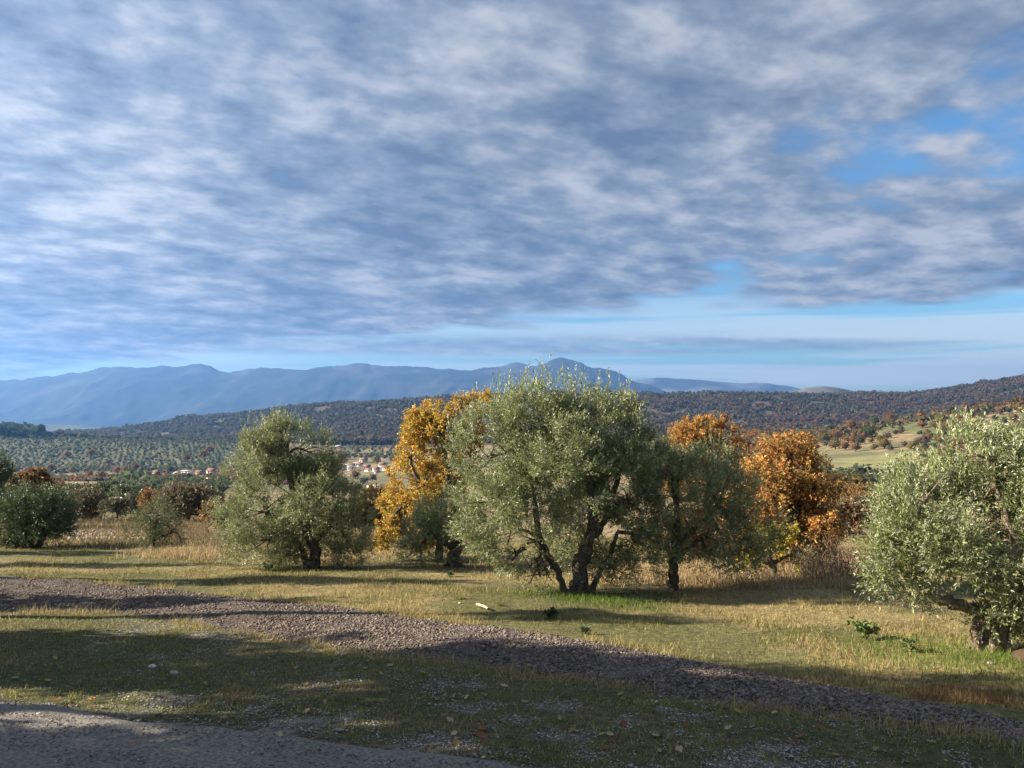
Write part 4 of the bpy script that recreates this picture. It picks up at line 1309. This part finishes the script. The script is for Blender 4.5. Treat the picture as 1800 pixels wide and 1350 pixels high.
# ------------------------------------------------------------------ shrubs between the meadow and the valley, 45 to 150 m off
def shrub(name, label, cat, px, py, depth, w, h, cols, seed, mat='leaf', leaf=0.16, dens=16, gap=0.38, group=None, trunk=True):
    """w, h are the crown's half width and full height in photo pixels"""
    b = at(px, py, np.array(float(depth)))
    b[2] = float(tz(b[0], b[1]))
    root = empty(name, b)
    tag(root, label, cat, group)
    k = depth / F
    r = np.random.default_rng(seed)
    W, H = w * k, h * k
    lob = []
    for q in range(6):
        an = q * 1.05 + r.uniform(0, 1)
        rr = 0.0 if q == 0 else 0.5
        lob.append((b + np.array([math.cos(an) * W * rr, math.sin(an) * W * rr, H * (0.62 if q == 0 else r.uniform(0.35, 0.66))]), np.array([W * 0.56, W * 0.56, H * 0.34]), 1.0))
    g = Geo()
    tube(g, [b - [0, 0, 0.1], b + [0.05, 0, H * 0.25], b + [0, 0.05, H * 0.6]], [W * 0.09, W * 0.07, W * 0.03], 6, BARK)
    branch_geo(g, [b + [0, 0, H * 0.22], b + [0, 0, H * 0.45]], lob, seed, W * 0.04, 5)
    g.build('trunk', M['bark'], root, True, origin=b)
    gc = Geo()
    crown_geo(gc, lob, dict(K=8, L=(leaf * 1.5, leaf * 3), ll=leaf, lw=leaf * 0.5, up=0.4, spread=0.9, cols=cols), dens, seed + 1, gap, 0.9)
    gc.build('crown', M[mat], root, origin=b)
    return root


G_OL = [(0.10, 0.12, 0.06), (0.12, 0.135, 0.07), (0.085, 0.105, 0.05)]
G_DK = [(0.045, 0.065, 0.03), (0.055, 0.075, 0.034)]
G_BR = [(0.15, 0.12, 0.08), (0.12, 0.10, 0.065), (0.17, 0.135, 0.085), (0.12, 0.12, 0.06)]
G_RU = [(0.22, 0.115, 0.05), (0.25, 0.14, 0.055), (0.17, 0.09, 0.045)]
G_OC = [(0.24, 0.16, 0.06), (0.20, 0.13, 0.055), (0.27, 0.17, 0.06)]
for i, a in enumerate([
    ('shrub', 'brown half-bare bush with dark stem right of the bushy olive', 'bush', 160, 920, 66, 38, 62, G_BR + [(0.09, 0.10, 0.05)], 'leaf'),
    ('olive_shrub', 'grey green rounded olive shrub behind the brown half-bare bush', 'bush', 145, 895, 92, 34, 44, G_OL, 'olive'),
    ('shrub', 'dark evergreen shrub just left of the grove knoll', 'bush', 172, 880, 120, 18, 36, G_DK, 'leaf'),
    ('olive_shrub', 'pale olive shrub above the small young olive', 'bush', 228, 902, 84, 34, 46, G_OL, 'olive'),
    ('shrub', 'rust red bush above the small young olive', 'bush', 275, 890, 82, 24, 42, G_RU, 'oak'),
    ('shrub', 'ochre bush just left of the rust red bush', 'bush', 256, 878, 100, 13, 28, G_OC, 'oak'),
    ('shrub', 'wide brown thicket between the small young olive and the pointed olive', 'bush', 330, 922, 62, 46, 60, G_BR, 'leaf'),
    ('shrub', 'dark brown twiggy bush behind the wide brown thicket', 'bush', 312, 895, 88, 40, 48, G_BR + [(0.10, 0.09, 0.05)], 'leaf'),
    ('olive_shrub', 'olive shrub beside the pointed olive on its left', 'bush', 372, 900, 76, 26, 46, G_OL, 'olive'),
    ('shrub', 'slender bright yellow bush left of the pointed olive', 'bush', 361, 900, 66, 7, 28, [(0.42, 0.25, 0.03), (0.36, 0.2, 0.03)], 'oak'),
    ('olive_shrub', 'olive shrub left of the ochre bush', 'bush', 205, 915, 62, 24, 36, G_OL + G_BR, 'olive'),
    ('shrub', 'brown green thicket beside the pointed olive on its right', 'bush', 640, 945, 54, 34, 40, G_BR + [(0.08, 0.09, 0.045)], 'leaf'),
    ('shrub', 'grey brown bush left of the golden oak foot', 'bush', 672, 930, 60, 24, 34, G_BR, 'leaf'),
    ('shrub', 'grey leafless-looking bush below the white shed', 'bush', 690, 890, 150, 26, 24, G_BR, 'leaf'),
    ('olive_shrub', 'dark olive shrub beside the brown oak', 'bush', 610, 940, 52, 28, 46, G_OL + G_DK, 'olive'),
    ('shrub', 'rust bush behind the bare twigs right of the copper oak', 'bush', 1492, 985, 42.5, 26, 60, G_RU + G_BR, 'oak'),
    ('shrub', 'ochre bush right of the copper oak top', 'bush', 1505, 935, 78, 34, 52, G_OC, 'oak'),
    ('shrub', 'orange bush left of the nearest olive crown', 'bush', 1520, 925, 66, 26, 40, G_RU + G_OC, 'oak'),
    ('shrub', 'tangled brown bush behind the nearest olive', 'bush', 1560, 1000, 44, 60, 66, G_BR, 'leaf'),
    ('shrub', 'dry brown bush between copper oak and nearest olive', 'bush', 1460, 980, 46, 40, 46, G_BR + G_RU, 'leaf'),
    ('olive_shrub', 'olive shrub behind the dark left border crown', 'bush', 12, 905, 80, 40, 40, G_OL, 'olive'),
    ('shrub', 'pink brown thicket behind the rust brown young oak', 'bush', 98, 892, 130, 26, 34, [(0.22, 0.11, 0.06), (0.18, 0.09, 0.05)], 'oak'),
    ('olive_shrub', 'olive shrub between the pink brown thicket and the evergreen shrub', 'bush', 122, 885, 112, 24, 30, G_OL, 'olive'),
    ('shrub', 'brown hedge-like bush between the pointed and the small olive', 'bush', 395, 945, 52, 40, 42, G_BR + G_OC, 'leaf'),
]):
    name, label, cat, px, py, dep, w, h, cols, mat = a
    shrub(name, label, cat, px, py, dep, w, h, cols, 500 + i * 3, mat, leaf=0.10 + dep * 0.0016, dens=9000 / (dep ** 1.35) / (0.6 + w / 60))


# ------------------------------------------------------------------ small trees of the valley (single meshes, shared)
def ball_tree(name, rx, rz, cols, seed, n=170, leaf=0.55, mat='far', trunk=True, jag=0.4, core=True):
    import bmesh
    r = np.random.default_rng(seed)
    g = Geo()
    c = np.array([0, 0, rz * 0.98])
    cols = np.array(cols)
    if core:
        bm = bmesh.new(); bmesh.ops.create_icosphere(bm, subdivisions=2, radius=1.0)
        V = np.array([v.co for v in bm.verts]); Fq = np.array([[v.index for v in f.verts] for f in bm.faces]); bm.free()
        V = V * (0.45 + jag * vnoise(V[:, 0] * 2 + seed, V[:, 1] * 2, V[:, 2] * 2, seed))[:, None]
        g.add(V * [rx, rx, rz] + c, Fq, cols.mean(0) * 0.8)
    d = nrm(r.normal(size=(n, 3)))
    warp = 0.72 + 0.55 * vnoise(d[:, 0] * 2 + seed, d[:, 1] * 2, d[:, 2] * 2, seed)
    p = c + d * [rx, rx, rz] * warp[:, None]
    nl = 5 if rz < 2 * rx else 0
    for q in range(nl):                      # side lobes make the outline uneven
        an = q * 1.26 + r.uniform(0, 0.8)
        lc = c + np.array([math.cos(an) * rx * 0.55, math.sin(an) * rx * 0.55, r.uniform(-0.45, 0.45) * rz])
        sel = np.arange(n) % (nl + 1) == q
        p[sel] = lc + d[sel] * np.array([rx, rx, rz]) * r.uniform(0.4, 0.62) * warp[sel][:, None]
    a = nrm(np.cross(d, r.normal(size=(n, 3)))); b = nrm(np.cross(d + r.normal(size=(n, 3)) * 0.6, a))
    s = leaf * r.uniform(0.6, 1.3, (n, 1))
    V = np.stack([p - a * s * 0.6, p + b * s * 0.45, p + a * s * 0.6, p - b * s * 0.45], 1)
    C = cols[r.integers(0, len(cols), n)] * r.uniform(0.75, 1.3, (n, 1))
    g.add(V.reshape(-1, 3), np.arange(4 * n).reshape(n, 4), np.repeat(C, 4, axis=0))
    if trunk:
        tube(g, [(0, 0, -0.5), (0.05, 0, rz * 0.5), (0, 0, rz)], [rx * 0.1, rx * 0.08, rx * 0.04], 5, BARK)
    return g.mesh(name, M[mat])


FOL = dict(
    olive=[ball_tree('olive_tree', 2.2, 1.9, [(0.095, 0.115, 0.065), (0.12, 0.14, 0.085), (0.08, 0.10, 0.05)], 600 + k, 260) for k in range(4)],
    rust=[ball_tree('oak_tree', 3.0, 2.7, [(0.19, 0.105, 0.05), (0.16, 0.09, 0.048), (0.21, 0.125, 0.055)], 620 + k, 330) for k in range(4)],
    ochre=[ball_tree('oak_tree', 3.0, 2.7, [(0.20, 0.14, 0.055), (0.17, 0.13, 0.05), (0.15, 0.13, 0.05)], 640 + k, 330) for k in range(4)],
    green=[ball_tree('evergreen_tree', 2.6, 2.5, [(0.045, 0.065, 0.03), (0.055, 0.08, 0.035)], 660 + k, 280) for k in range(3)],
    bare=[ball_tree('bare_tree', 2.8, 2.3, [(0.15, 0.10, 0.075), (0.13, 0.095, 0.075), (0.17, 0.12, 0.085)], 680 + k, 300) for k in range(3)],
    cypress=[ball_tree('cypress_tree', 1.3, 6.0, [(0.03, 0.05, 0.028), (0.04, 0.06, 0.03)], 700 + k, 220, leaf=0.7) for k in range(2)],
)
CAT = dict(olive=('olive_tree', 'olive tree'), rust=('oak_tree', 'oak tree'), ochre=('oak_tree', 'oak tree'), green=('evergreen_tree', 'tree'), bare=('bare_tree', 'tree'), cypress=('cypress_tree', 'cypress'))
rt = np.random.default_rng(611)


def plant(kind, p, scale, label, group=None, zs=1.0):
    ms = FOL[kind]
    o = bpy.data.objects.new(CAT[kind][0], ms[int(rt.integers(len(ms)))])
    COL.objects.link(o)
    o.location = (float(p[0]), float(p[1]), float(p[2]) - 0.1)
    o.rotation_euler = (0, 0, rt.uniform(0, 6.28))
    o.scale = (scale, scale, scale * zs)
    tag(o, label, CAT[kind][1], group)
    return o


def grove(kind, x0, x1, y0, y1, sx, sy, ang, inside, label, group, size, limit=10 ** 6, jitter=0.2):
    """orchard rows laid out on the land"""
    ca, sa = math.cos(ang), math.sin(ang)
    cx, cy_ = (x0 + x1) / 2, (y0 + y1) / 2
    R = max(x1 - x0, y1 - y0) * 0.75
    pts = []
    for i in np.arange(-R, R, sx):
        for j in np.arange(-R, R, sy):
            x = cx + i * ca - j * sa + rt.normal() * sx * jitter
            y = cy_ + i * sa + j * ca + rt.normal() * sy * jitter
            if x0 < x < x1 and y0 < y < y1:
                pts.append((x, y))
    P = np.array(pts)
    P = np.concatenate([P, tz(P[:, 0], P[:, 1])[:, None]], 1)
    px, py = proj(P)
    ok = inside(px, py) & visible(P[:, 0], P[:, 1], P[:, 2], 3.0)
    P = P[ok]
    P = P[np.argsort(P[:, 1])]
    for p in P[:limit]:
        plant(kind, p, size * rt.uniform(0.7, 1.25), label, group)
    return P[limit:]


def blob_mass(P, cols, size, seed, zs=0.85):
    """many small crowns as one mass: faceted 20-sided crowns with uneven outlines"""
    import bmesh
    r = np.random.default_rng(seed)
    bm = bmesh.new(); bmesh.ops.create_icosphere(bm, subdivisions=1, radius=1.0)
    V0 = np.array([v.co for v in bm.verts]); F0 = np.array([[v.index for v in f.verts] for f in bm.faces]); bm.free()
    n = len(P)
    s = size * np.clip(r.lognormal(-0.06, 0.33, n), 0.45, 1.9)
    G_ = Geo()
    # a small uneven heart
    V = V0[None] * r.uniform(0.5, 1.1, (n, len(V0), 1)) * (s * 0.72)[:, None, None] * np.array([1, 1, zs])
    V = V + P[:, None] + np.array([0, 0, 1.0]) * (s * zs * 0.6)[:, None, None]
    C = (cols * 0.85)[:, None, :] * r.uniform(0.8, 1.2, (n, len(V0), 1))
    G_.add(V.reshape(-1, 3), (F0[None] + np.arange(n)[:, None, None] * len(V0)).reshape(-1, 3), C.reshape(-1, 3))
    # leafy clusters round it
    k = 9
    d = nrm(r.normal(size=(n, k, 3)) + np.array([0, 0, 0.35]))
    p = P[:, None] + np.array([0, 0, 1.0]) * (s * zs * 0.7)[:, None, None] + d * np.array([1, 1, zs]) * (s[:, None] * r.uniform(0.55, 1.1, (n, k)))[..., None]
    a = nrm(np.cross(d, r.normal(size=(n, k, 3)))); b = nrm(np.cross(d + r.normal(size=(n, k, 3)) * 0.8, a))
    q = (s[:, None] * r.uniform(0.35, 0.72, (n, k)))[..., None]
    V = np.stack([p - a * q, p + b * q * 0.8, p + a * q, p - b * q * 0.8], 2)
    C = np.broadcast_to((cols[:, None] * r.uniform(0.85, 1.2, (n, k, 1)))[:, :, None], (n, k, 4, 3))
    G_.add(V.reshape(-1, 3), np.arange(n * k * 4).reshape(n * k, 4), C.reshape(-1, 3))
    return G_


# olives of the near grove on the left knoll
rest1 = grove('olive', -260, -60, 235, 440, 7.0, 8.5, 0.25, lambda a, b: (a > 175) & (a < 400) & ((a > 205) | (b > 862)) & (b < 878),
              'rounded olive tree in the small grove on the knoll left of the pointed olive', 'olives of the grove on the left knoll', 0.95, 85)
# olive rows on the right hillside below the grassy shelf
rest2 = grove('olive', 120, 320, 255, 405, 8.5, 10.0, 0.3, lambda a, b: (a > 1440) & (a < 1640),
              'grey olive tree in the planted rows below the grassy shelf on the right', 'olive rows below the grassy shelf', 1.15, 60)
# rows beyond the village
rest3 = grove('olive', -320, -100, 1000, 1420, 11.0, 16.0, 0.05, lambda a, b: (a > 596) & (a < 745) & (b > 772) & (b < 806),
              'small olive tree in the straight rows behind the village', 'olive rows behind the village', 1.25, 60)
# the grove hill on the far left
rest4 = grove('olive', -1050, -330, 980, 1520, 8.0, 11.0, 0.42, lambda a, b: (a > -60) & (a < 500),
              'tiny olive tree in the rows covering the far hill on the left', 'olive rows of the far left hill', 1.15, 90)
rest5 = grove('olive', 180, 700, 950, 1350, 11, 15, 0.1, lambda a, b: (a > 1130) & (a < 1470) & (b > 738) & (b < 775), 'tiny olive tree on the green terrace below the wooded ridge', 'olive rows of the green terrace', 1.1, 0)
far_olives = np.concatenate([rest1, rest2, rest3, rest4, rest5])
g = blob_mass(far_olives, np.array([[0.085, 0.108, 0.065], [0.07, 0.092, 0.05], [0.105, 0.125, 0.08]])[rt.integers(0, 3, len(far_olives))], 2.1, 801)
tag(g.build('olive_groves', M['far']), 'distant rows of olive trees on the hills', None, None, 'stuff')

# autumn trees on the far left hill and in the valley, one by one
for px, py, kind, s, label in ((118, 805, 'rust', 2.0, 'pink brown tree high on the far left hill'), (160, 803, 'ochre', 2.2, 'pale brown tree right of the pink brown one on the far left hill'), (190, 818, 'rust', 1.6, 'small brown tree low on the far left hill'),
                               (88, 832, 'ochre', 2.6, 'wide brown tree at the foot of the far left hill'), (128, 832, 'ochre', 1.7, 'brown tree at the hill foot left of the orange pair'), (158, 842, 'rust', 1.9, 'left one of the orange pair on the straw knoll'),
                               (178, 843, 'rust', 2.0, 'right one of the orange pair on the straw knoll'), (222, 838, 'ochre', 2.6, 'broad brown tree right of the orange pair'), (207, 834, 'rust', 2.0, 'pinkish tree behind the broad brown tree'),
                               (199, 842, 'rust', 1.2, 'small orange tree between the orange pair and the broad brown tree'), (368, 797, 'rust', 2.2, 'rusty tree high on the grove hill near the pointed olive'), (357, 806, 'ochre', 2.2, 'pale brown tree below the rusty one near the pointed olive'),
                               (328, 812, 'rust', 2.0, 'brown tree in mid slope of the grove hill'), (238, 826, 'rust', 1.8, 'slim pinkish tree at the hill foot behind the knoll'), (300, 832, 'green', 2.0, 'dark conical tree among the houses on the left'),
                               (48, 838, 'rust', 2.4, 'hazy brown tree at the hill foot near the left border'), (70, 840, 'ochre', 2.2, 'hazy ochre tree at the hill foot near the left border')):
    p = hit(px, py, 430)
    if p is not None:
        plant(kind, p, s * 0.95 * (p[1] / 900.0) ** 0.7, label)
# cypresses
for k, px in enumerate((556, 562, 567, 573, 579, 584, 590)):
    p = hit(px, 764 + (k % 3), 900)
    if p is not None:
        plant('cypress', p, 1.25 * rt.uniform(0.8, 1.2), 'dark narrow cypress in the row above the pointed olive', 'cypresses on the far slope')
# wood behind the village and round it
for px, py, kind, s, label in ((620, 826, 'rust', 1.5, 'brown tree left of the pink house'), (662, 815, 'ochre', 2.0, 'tan tree behind the pink house'), (606, 808, 'bare', 2.2, 'brown tree above the left end of the village'), (628, 797, 'ochre', 1.6, 'single olive brown tree beside the straight rows'),
                               (690, 812, 'bare', 1.8, 'bare tree at the right end of the village'), (625, 842, 'rust', 1.7, 'orange brown tree in front of the village'), (688, 842, 'rust', 1.7, 'rust tree in front of the right houses'),
                               (655, 846, 'bare', 1.7, 'bare grey tree in front of the village middle'), (640, 850, 'olive', 1.9, 'olive tree just above the white shed'), (700, 862, 'bare', 1.5, 'grey bush right of the white shed'),
                               (628, 862, 'olive', 1.6, 'olive bush left of the white shed'), (688, 870, 'bare', 1.4, 'grey bush below the white shed'), (618, 872, 'bare', 1.6, 'brown bush lower left of the white shed'), (652, 874, 'ochre', 1.3, 'ochre bush below the white shed'),
                               (670, 876, 'bare', 1.3, 'grey bush below and right of the ochre bush'), (594, 776, 'rust', 1.4, 'orange tree by the pale track above the pointed olive')):
    p = hit(px, py, 200)
    if p is not None:
        plant(kind, p, s * (p[1] / 800.0) ** 0.5, label)

# trees of the right hillside
def hillside():
    r = np.random.default_rng(907)
    lab = dict(rust='rust brown oak ', ochre='ochre oak ', green='small dark evergreen ', olive='grey green olive bush ', bare='bare brownish tree ')
    kept = []
    tries = 0
    while len(kept) < 270 and tries < 9000:
        tries += 1
        px = r.uniform(1130, 1830); py = r.uniform(702, 880)
        if 1435 < px < 1620 and 796 < py < 832: continue
        if 1440 < px < 1640 and 832 <= py < 872: continue
        if px > 1470 and abs(py - (772 - (px - 1470) * 0.20)) < 9 and px < 1690: continue
        top = np.interp(px, [1130, 1340, 1440, 1560, 1700, 1800, 1900], [772, 768, 762, 742, 722, 709, 700])
        if py < top: continue
        p = hit(px, py, 200)
        if p is None or p[1] > 1100: continue
        sc = (0.85 + 0.75 * r.random() ** 1.5) * (1.1 if p[1] < 700 else 1.4)
        rad = 2.3 * sc / p[1] * F
        if any(abs(px - a) < 0.55 * (rad + c) and abs(py - b) < 0.30 * (rad + c) for a, b, c in kept): continue
        kept.append((px, py, rad))
        t = vnoise(px / 45.0, py / 22.0, seed=5) * 0.7 + r.random() * 0.3
        kind = 'rust' if t < 0.36 else 'ochre' if t < 0.56 else 'olive' if t < 0.64 else 'green' if t < 0.72 else 'bare' if t < 0.84 else 'ochre'
        where = ('near the skyline of the right hillside' if py < top + 14 else 'in the gap between the largest olive and the copper oak' if px < 1330 else
                 'on the bald slope above the nearest olive' if px > 1640 else 'on the middle slope right of the copper oak' if py < 800 else 'low down beside the planted rows')
        plant(kind, p, sc, lab[kind] + where, 'mixed trees of the right hillside')
    for px, py, s, label in ((1540, 748, 2.0, 'lone dark evergreen on the skyline of the right hillside'), (1530, 770, 2.3, 'broad dark evergreen in the middle of the right hillside'), (1512, 782, 1.6, 'dark green tree left below the broad evergreen')):
        p = hit(px, py, 200)
        if p is not None:
            plant('green', p, s, label)
    for px, py, s, kind, label in ((1732, 722, 1.7, 'ochre', 'wide ochre oak on the crest left of the bald top'), (1790, 722, 1.6, 'ochre', 'ochre oak on the crest at the right border'), (1620, 738, 1.5, 'rust', 'red brown oak on the crest of the right hillside')):
        p = hit(px, py, 200)
        if p is not None:
            plant(kind, p, s, label)


hillside()


# ------------------------------------------------------------------ woods on the ridge: one mass per wood
def woods():
    r = np.random.default_rng(1001)

    def sample(n, t0, t1, d0, d1):
        d = np.sqrt(r.random(n) * (d1 ** 2 - d0 ** 2) + d0 ** 2)
        t = r.uniform(t0, t1, n)
        P = np.stack([t * d, d, tz(t * d, d)], -1)
        return P[visible(P[:, 0], P[:, 1], P[:, 2], 9.0)]
    P = np.concatenate([sample(62000, -0.72, 0.78, 1500, 2760), sample(5500, -0.27, 0.16, 1390, 1500)])
    px, py = proj(P)
    k = fbm(P[:, 0] / 150, P[:, 1] / 110, seed=71, octs=4) + r.normal(size=len(P)) * 0.035
    right = sstep(px, 760, 1150)
    rust = np.array([0.13, 0.075, 0.052]); brown = np.array([0.115, 0.082, 0.058]); green = np.array([0.062, 0.072, 0.042]); grey = np.array([0.10, 0.105, 0.072]); ochre = np.array([0.15, 0.105, 0.058])
    thr = 0.40 + 0.16 * right
    C = np.where((k < thr)[:, None], np.where((r.random(len(P)) < 0.35 + 0.35 * right)[:, None], rust, brown), np.where((k < thr + 0.1)[:, None], grey, green))
    low = (py > 738) & (px > 560) & (px < 780)
    C = np.where((low & (r.random(len(P)) < 0.5))[:, None], ochre, C)
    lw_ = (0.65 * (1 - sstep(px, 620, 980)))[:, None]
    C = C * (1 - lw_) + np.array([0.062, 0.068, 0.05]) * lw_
    gap = fbm(P[:, 0] / 60, P[:, 1] / 60, seed=73, octs=2) > 0.34
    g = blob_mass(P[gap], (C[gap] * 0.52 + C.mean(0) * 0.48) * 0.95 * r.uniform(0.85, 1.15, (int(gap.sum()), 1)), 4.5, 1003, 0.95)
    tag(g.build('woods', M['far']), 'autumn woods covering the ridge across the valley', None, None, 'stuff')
    # the dark wooded knoll on the far left
    P = sample(1500, -0.80, -0.595, 1440, 1640)
    g = blob_mass(P, np.array([0.035, 0.055, 0.032]) * r.uniform(0.8, 1.2, (len(P), 1)), 7.5, 1005, 1.15)
    tag(g.build('pine_woods', M['far']), 'dark evergreen wood on the knoll at the left border', None, None, 'stuff')
    # scrub and hedges on the valley floor
    P = sample(11000, -0.72, 0.2, 430, 1050)
    q = fbm(P[:, 0] / 38, P[:, 1] / 38, seed=75, octs=3)
    px, py = proj(P)
    m = (q > 0.53) & ~((px > 110) & (px < 400) & (P[:, 1] > 225) & (P[:, 1] < 470)) & ~((px > 610) & (px < 720) & (py > 800) & (py < 866))
    P = P[m]
    cols = np.array([[0.13, 0.095, 0.065], [0.15, 0.10, 0.06], [0.09, 0.095, 0.05], [0.11, 0.12, 0.075], [0.18, 0.10, 0.05]])
    g = blob_mass(P, cols[r.integers(0, 5, len(P))], 1.8, 1007, 0.9)
    tag(g.build('scrub', M['far']), 'brown scrub and hedges on the valley floor', None, None, 'stuff')
    P = sample(7000, 0.2, 0.75, 700, 1500)
    q = fbm(P[:, 0] / 50, P[:, 1] / 38, seed=77, octs=3)
    P = P[q > 0.5]
    g = blob_mass(P, np.array([[0.17, 0.105, 0.055], [0.13, 0.10, 0.06], [0.07, 0.085, 0.045], [0.15, 0.12, 0.06], [0.11, 0.12, 0.08]])[r.integers(0, 5, len(P))], 3.0, 1009, 0.9)
    tag(g.build('scrub', M['far']), 'mixed scrub between the right hillside and the ridge', None, None, 'stuff')


woods()

# ------------------------------------------------------------------ the village
def house(label, px, py, wpx, hpx, deep, wall, roof, rot=0.0, dmin=430, windows=2, cat='house', name='house', flat=False):
    p = hit(px, py, dmin)
    if p is None:
        return
    k = p[1] / F
    W, H = wpx * k, hpx * k
    D = deep
    root = empty(name, p, rot)
    tag(root, label, cat)
    h0 = H * (0.92 if flat else 0.62)
    v = [(-W / 2, -D / 2, -2), (W / 2, -D / 2, -2), (W / 2, D / 2, -2), (-W / 2, D / 2, -2), (-W / 2, -D / 2, h0), (W / 2, -D / 2, h0), (W / 2, D / 2, h0), (-W / 2, D / 2, h0)]
    fs = [(0, 1, 5, 4), (1, 2, 6, 5), (2, 3, 7, 6), (3, 0, 4, 7)]
    g = Geo().add(v, fs, wall)
    if not flat:
        g.add([(-W / 2, -D / 2, h0), (-W / 2, D / 2, h0), (-W / 2, 0, H * 0.97)], [(0, 2, 1)], wall)
        g.add([(W / 2, -D / 2, h0), (W / 2, D / 2, h0), (W / 2, 0, H * 0.97)], [(0, 1, 2)], wall)
    g.build('wall', M['plaster'], root)
    ov = 0.35
    if flat:
        x, y = W / 2 + ov, D / 2 + ov
        v = [(-x, -y, h0), (x, -y, h0), (x, y, h0), (-x, y, h0), (-x, -y, H), (x, -y, H), (x, y, H), (-x, y, H)]
        fs = [(0, 1, 5, 4), (1, 2, 6, 5), (2, 3, 7, 6), (3, 0, 4, 7), (4, 5, 6, 7), (3, 2, 1, 0)]
    else:
        x, y = W / 2 + ov, D / 2 + ov
        dz = (H - h0) * ov / (D / 2)
        v = [(-x, -y, h0 - dz), (x, -y, h0 - dz), (x, 0, H), (-x, 0, H), (x, y, h0 - dz), (-x, y, h0 - dz)]
        v += [(a, b, c + 0.22) for a, b, c in v]
        fs = [(6, 7, 8, 9), (9, 8, 10, 11), (3, 2, 1, 0), (5, 4, 2, 3), (0, 1, 7, 6), (1, 2, 8, 7), (2, 4, 10, 8), (4, 5, 11, 10), (5, 3, 9, 11), (3, 0, 6, 9)]
    Geo().add(v, fs, roof).build('roof', M['tile'], root)
    for i in range(windows):
        x = -W / 2 + W * (i + 0.5) / windows
        z0, z1 = h0 * 0.35, h0 * 0.8
        w2 = min(0.7, W / windows * 0.25)
        y = -D / 2 - 0.05
        v = [(x - w2, y, z0), (x + w2, y, z0), (x + w2, y, z1), (x - w2, y, z1), (x - w2, y + 0.3, z0), (x + w2, y + 0.3, z0), (x + w2, y + 0.3, z1), (x - w2, y + 0.3, z1)]
        Geo().add(v, [(0, 1, 2, 3), (0, 4, 5, 1), (1, 5, 6, 2), (2, 6, 7, 3), (3, 7, 4, 0)], (0.05, 0.05, 0.06)).build('window', M['window'], root)


WHITE = (0.72, 0.69, 0.64); CREAM = (0.62, 0.53, 0.42); PINK = (0.55, 0.36, 0.28); RED = (0.19, 0.10, 0.075); RED2 = (0.22, 0.125, 0.095); GREY = (0.45, 0.44, 0.43)
house('white house with red roof farthest left in the village', 276, 836, 12, 9, 8, WHITE, RED, 0.2)
house('small grey white house with dark opening between the white hall and dark conical tree', 311, 839, 8, 9, 7, GREY, GREY, 0.1, windows=1, flat=True)
house('long white flat-topped hall on the left of the pointed olive', 330, 836, 17, 9, 10, WHITE, (0.5, 0.48, 0.46), -0.15, windows=3, flat=True, cat='hall', name='hall')
house('low red-roofed house right of the white hall', 352, 836, 14, 9, 9, PINK, RED, 0.1)
house('red-roofed house nearest the pointed olive', 374, 834, 16, 11, 10, CREAM, RED, -0.1)
house('red-roofed barn in front of the white hall', 356, 842, 20, 6, 9, CREAM, RED2, 0.0, windows=3)
house('long cream low shed beside the pointed olive', 370, 848, 24, 7, 8, (0.75, 0.68, 0.52), (0.62, 0.55, 0.42), 0.1, windows=2, flat=True, cat='shed', name='shed')
house('small brown-roofed house left of the white hall', 293, 839, 12, 6, 8, CREAM, (0.25, 0.14, 0.10), 0.2)
house('pink red-roofed house alone above the village', 639, 813, 14, 8, 9, (0.66, 0.52, 0.46), RED2, 0.1, windows=3)
house('white low house at the left end of the right village part', 617, 827, 13, 9, 9, WHITE, (0.5, 0.42, 0.36), 0.15, windows=2, flat=True)
house('white house behind the salmon house', 632, 820, 12, 6, 8, WHITE, RED2, -0.2)
house('salmon house with red roof in the village middle', 645, 825, 12, 8, 9, (0.60, 0.33, 0.24), RED2, 0.1)
house('white house with low red roof in front of the salmon house', 650, 829, 16, 6, 8, WHITE, RED, -0.05, windows=3)
house('red-roofed white house right of the village middle', 661, 829, 11, 8, 9, WHITE, RED2, 0.3)
house('red-roofed house behind the right end of the village', 673, 821, 12, 8, 9, CREAM, RED, -0.2)
house('white house with red roof at the right end of the village', 680, 827, 16, 8, 9, WHITE, RED, 0.1, windows=3)
house('house with long red roof half behind the golden oak', 694, 828, 14, 8, 9, WHITE, RED2, 0.0)
house('white house with red roof in front of the salmon house, smallest', 662, 832, 9, 5, 7, WHITE, RED2, 0.2, windows=1)
house('long white plastic-roofed shed alone in the scrub below the village', 661, 860, 27, 6.5, 9, (0.70, 0.68, 0.64), (0.80, 0.78, 0.73), -0.12, dmin=300, windows=2, cat='shed', name='shed')


# pale farm tracks on the far slope
def farm_track(pts, width, dmin):
    P = [hit(px, py, dmin) for px, py in pts]
    P = np.array([p for p in P if p is not None])
    if len(P) < 2:
        return
    C, _ = curve_pts(P, np.ones(len(P)), 10)
    tan = nrm(np.gradient(C, axis=0)); s = nrm(np.cross(tan, [0, 0, 1.0])) * width / 2
    A, B = C - s, C + s
    for Q in (A, B):
        Q[:, 2] = tz(Q[:, 0], Q[:, 1]) + 0.8
    n = len(C)
    Fq = np.array([(i, i + 1, n + i + 1, n + i) for i in range(n - 1)])
    tag(Geo().add(np.vstack([A, B]), Fq, (0.46, 0.40, 0.32)).build('farm_track', M['land'], smooth=True), kind='structure')


farm_track([(566, 781), (575, 784), (586, 786), (598, 783)], 7, 900)
farm_track([(604, 819), (612, 817), (622, 815), (630, 813)], 6, 700)
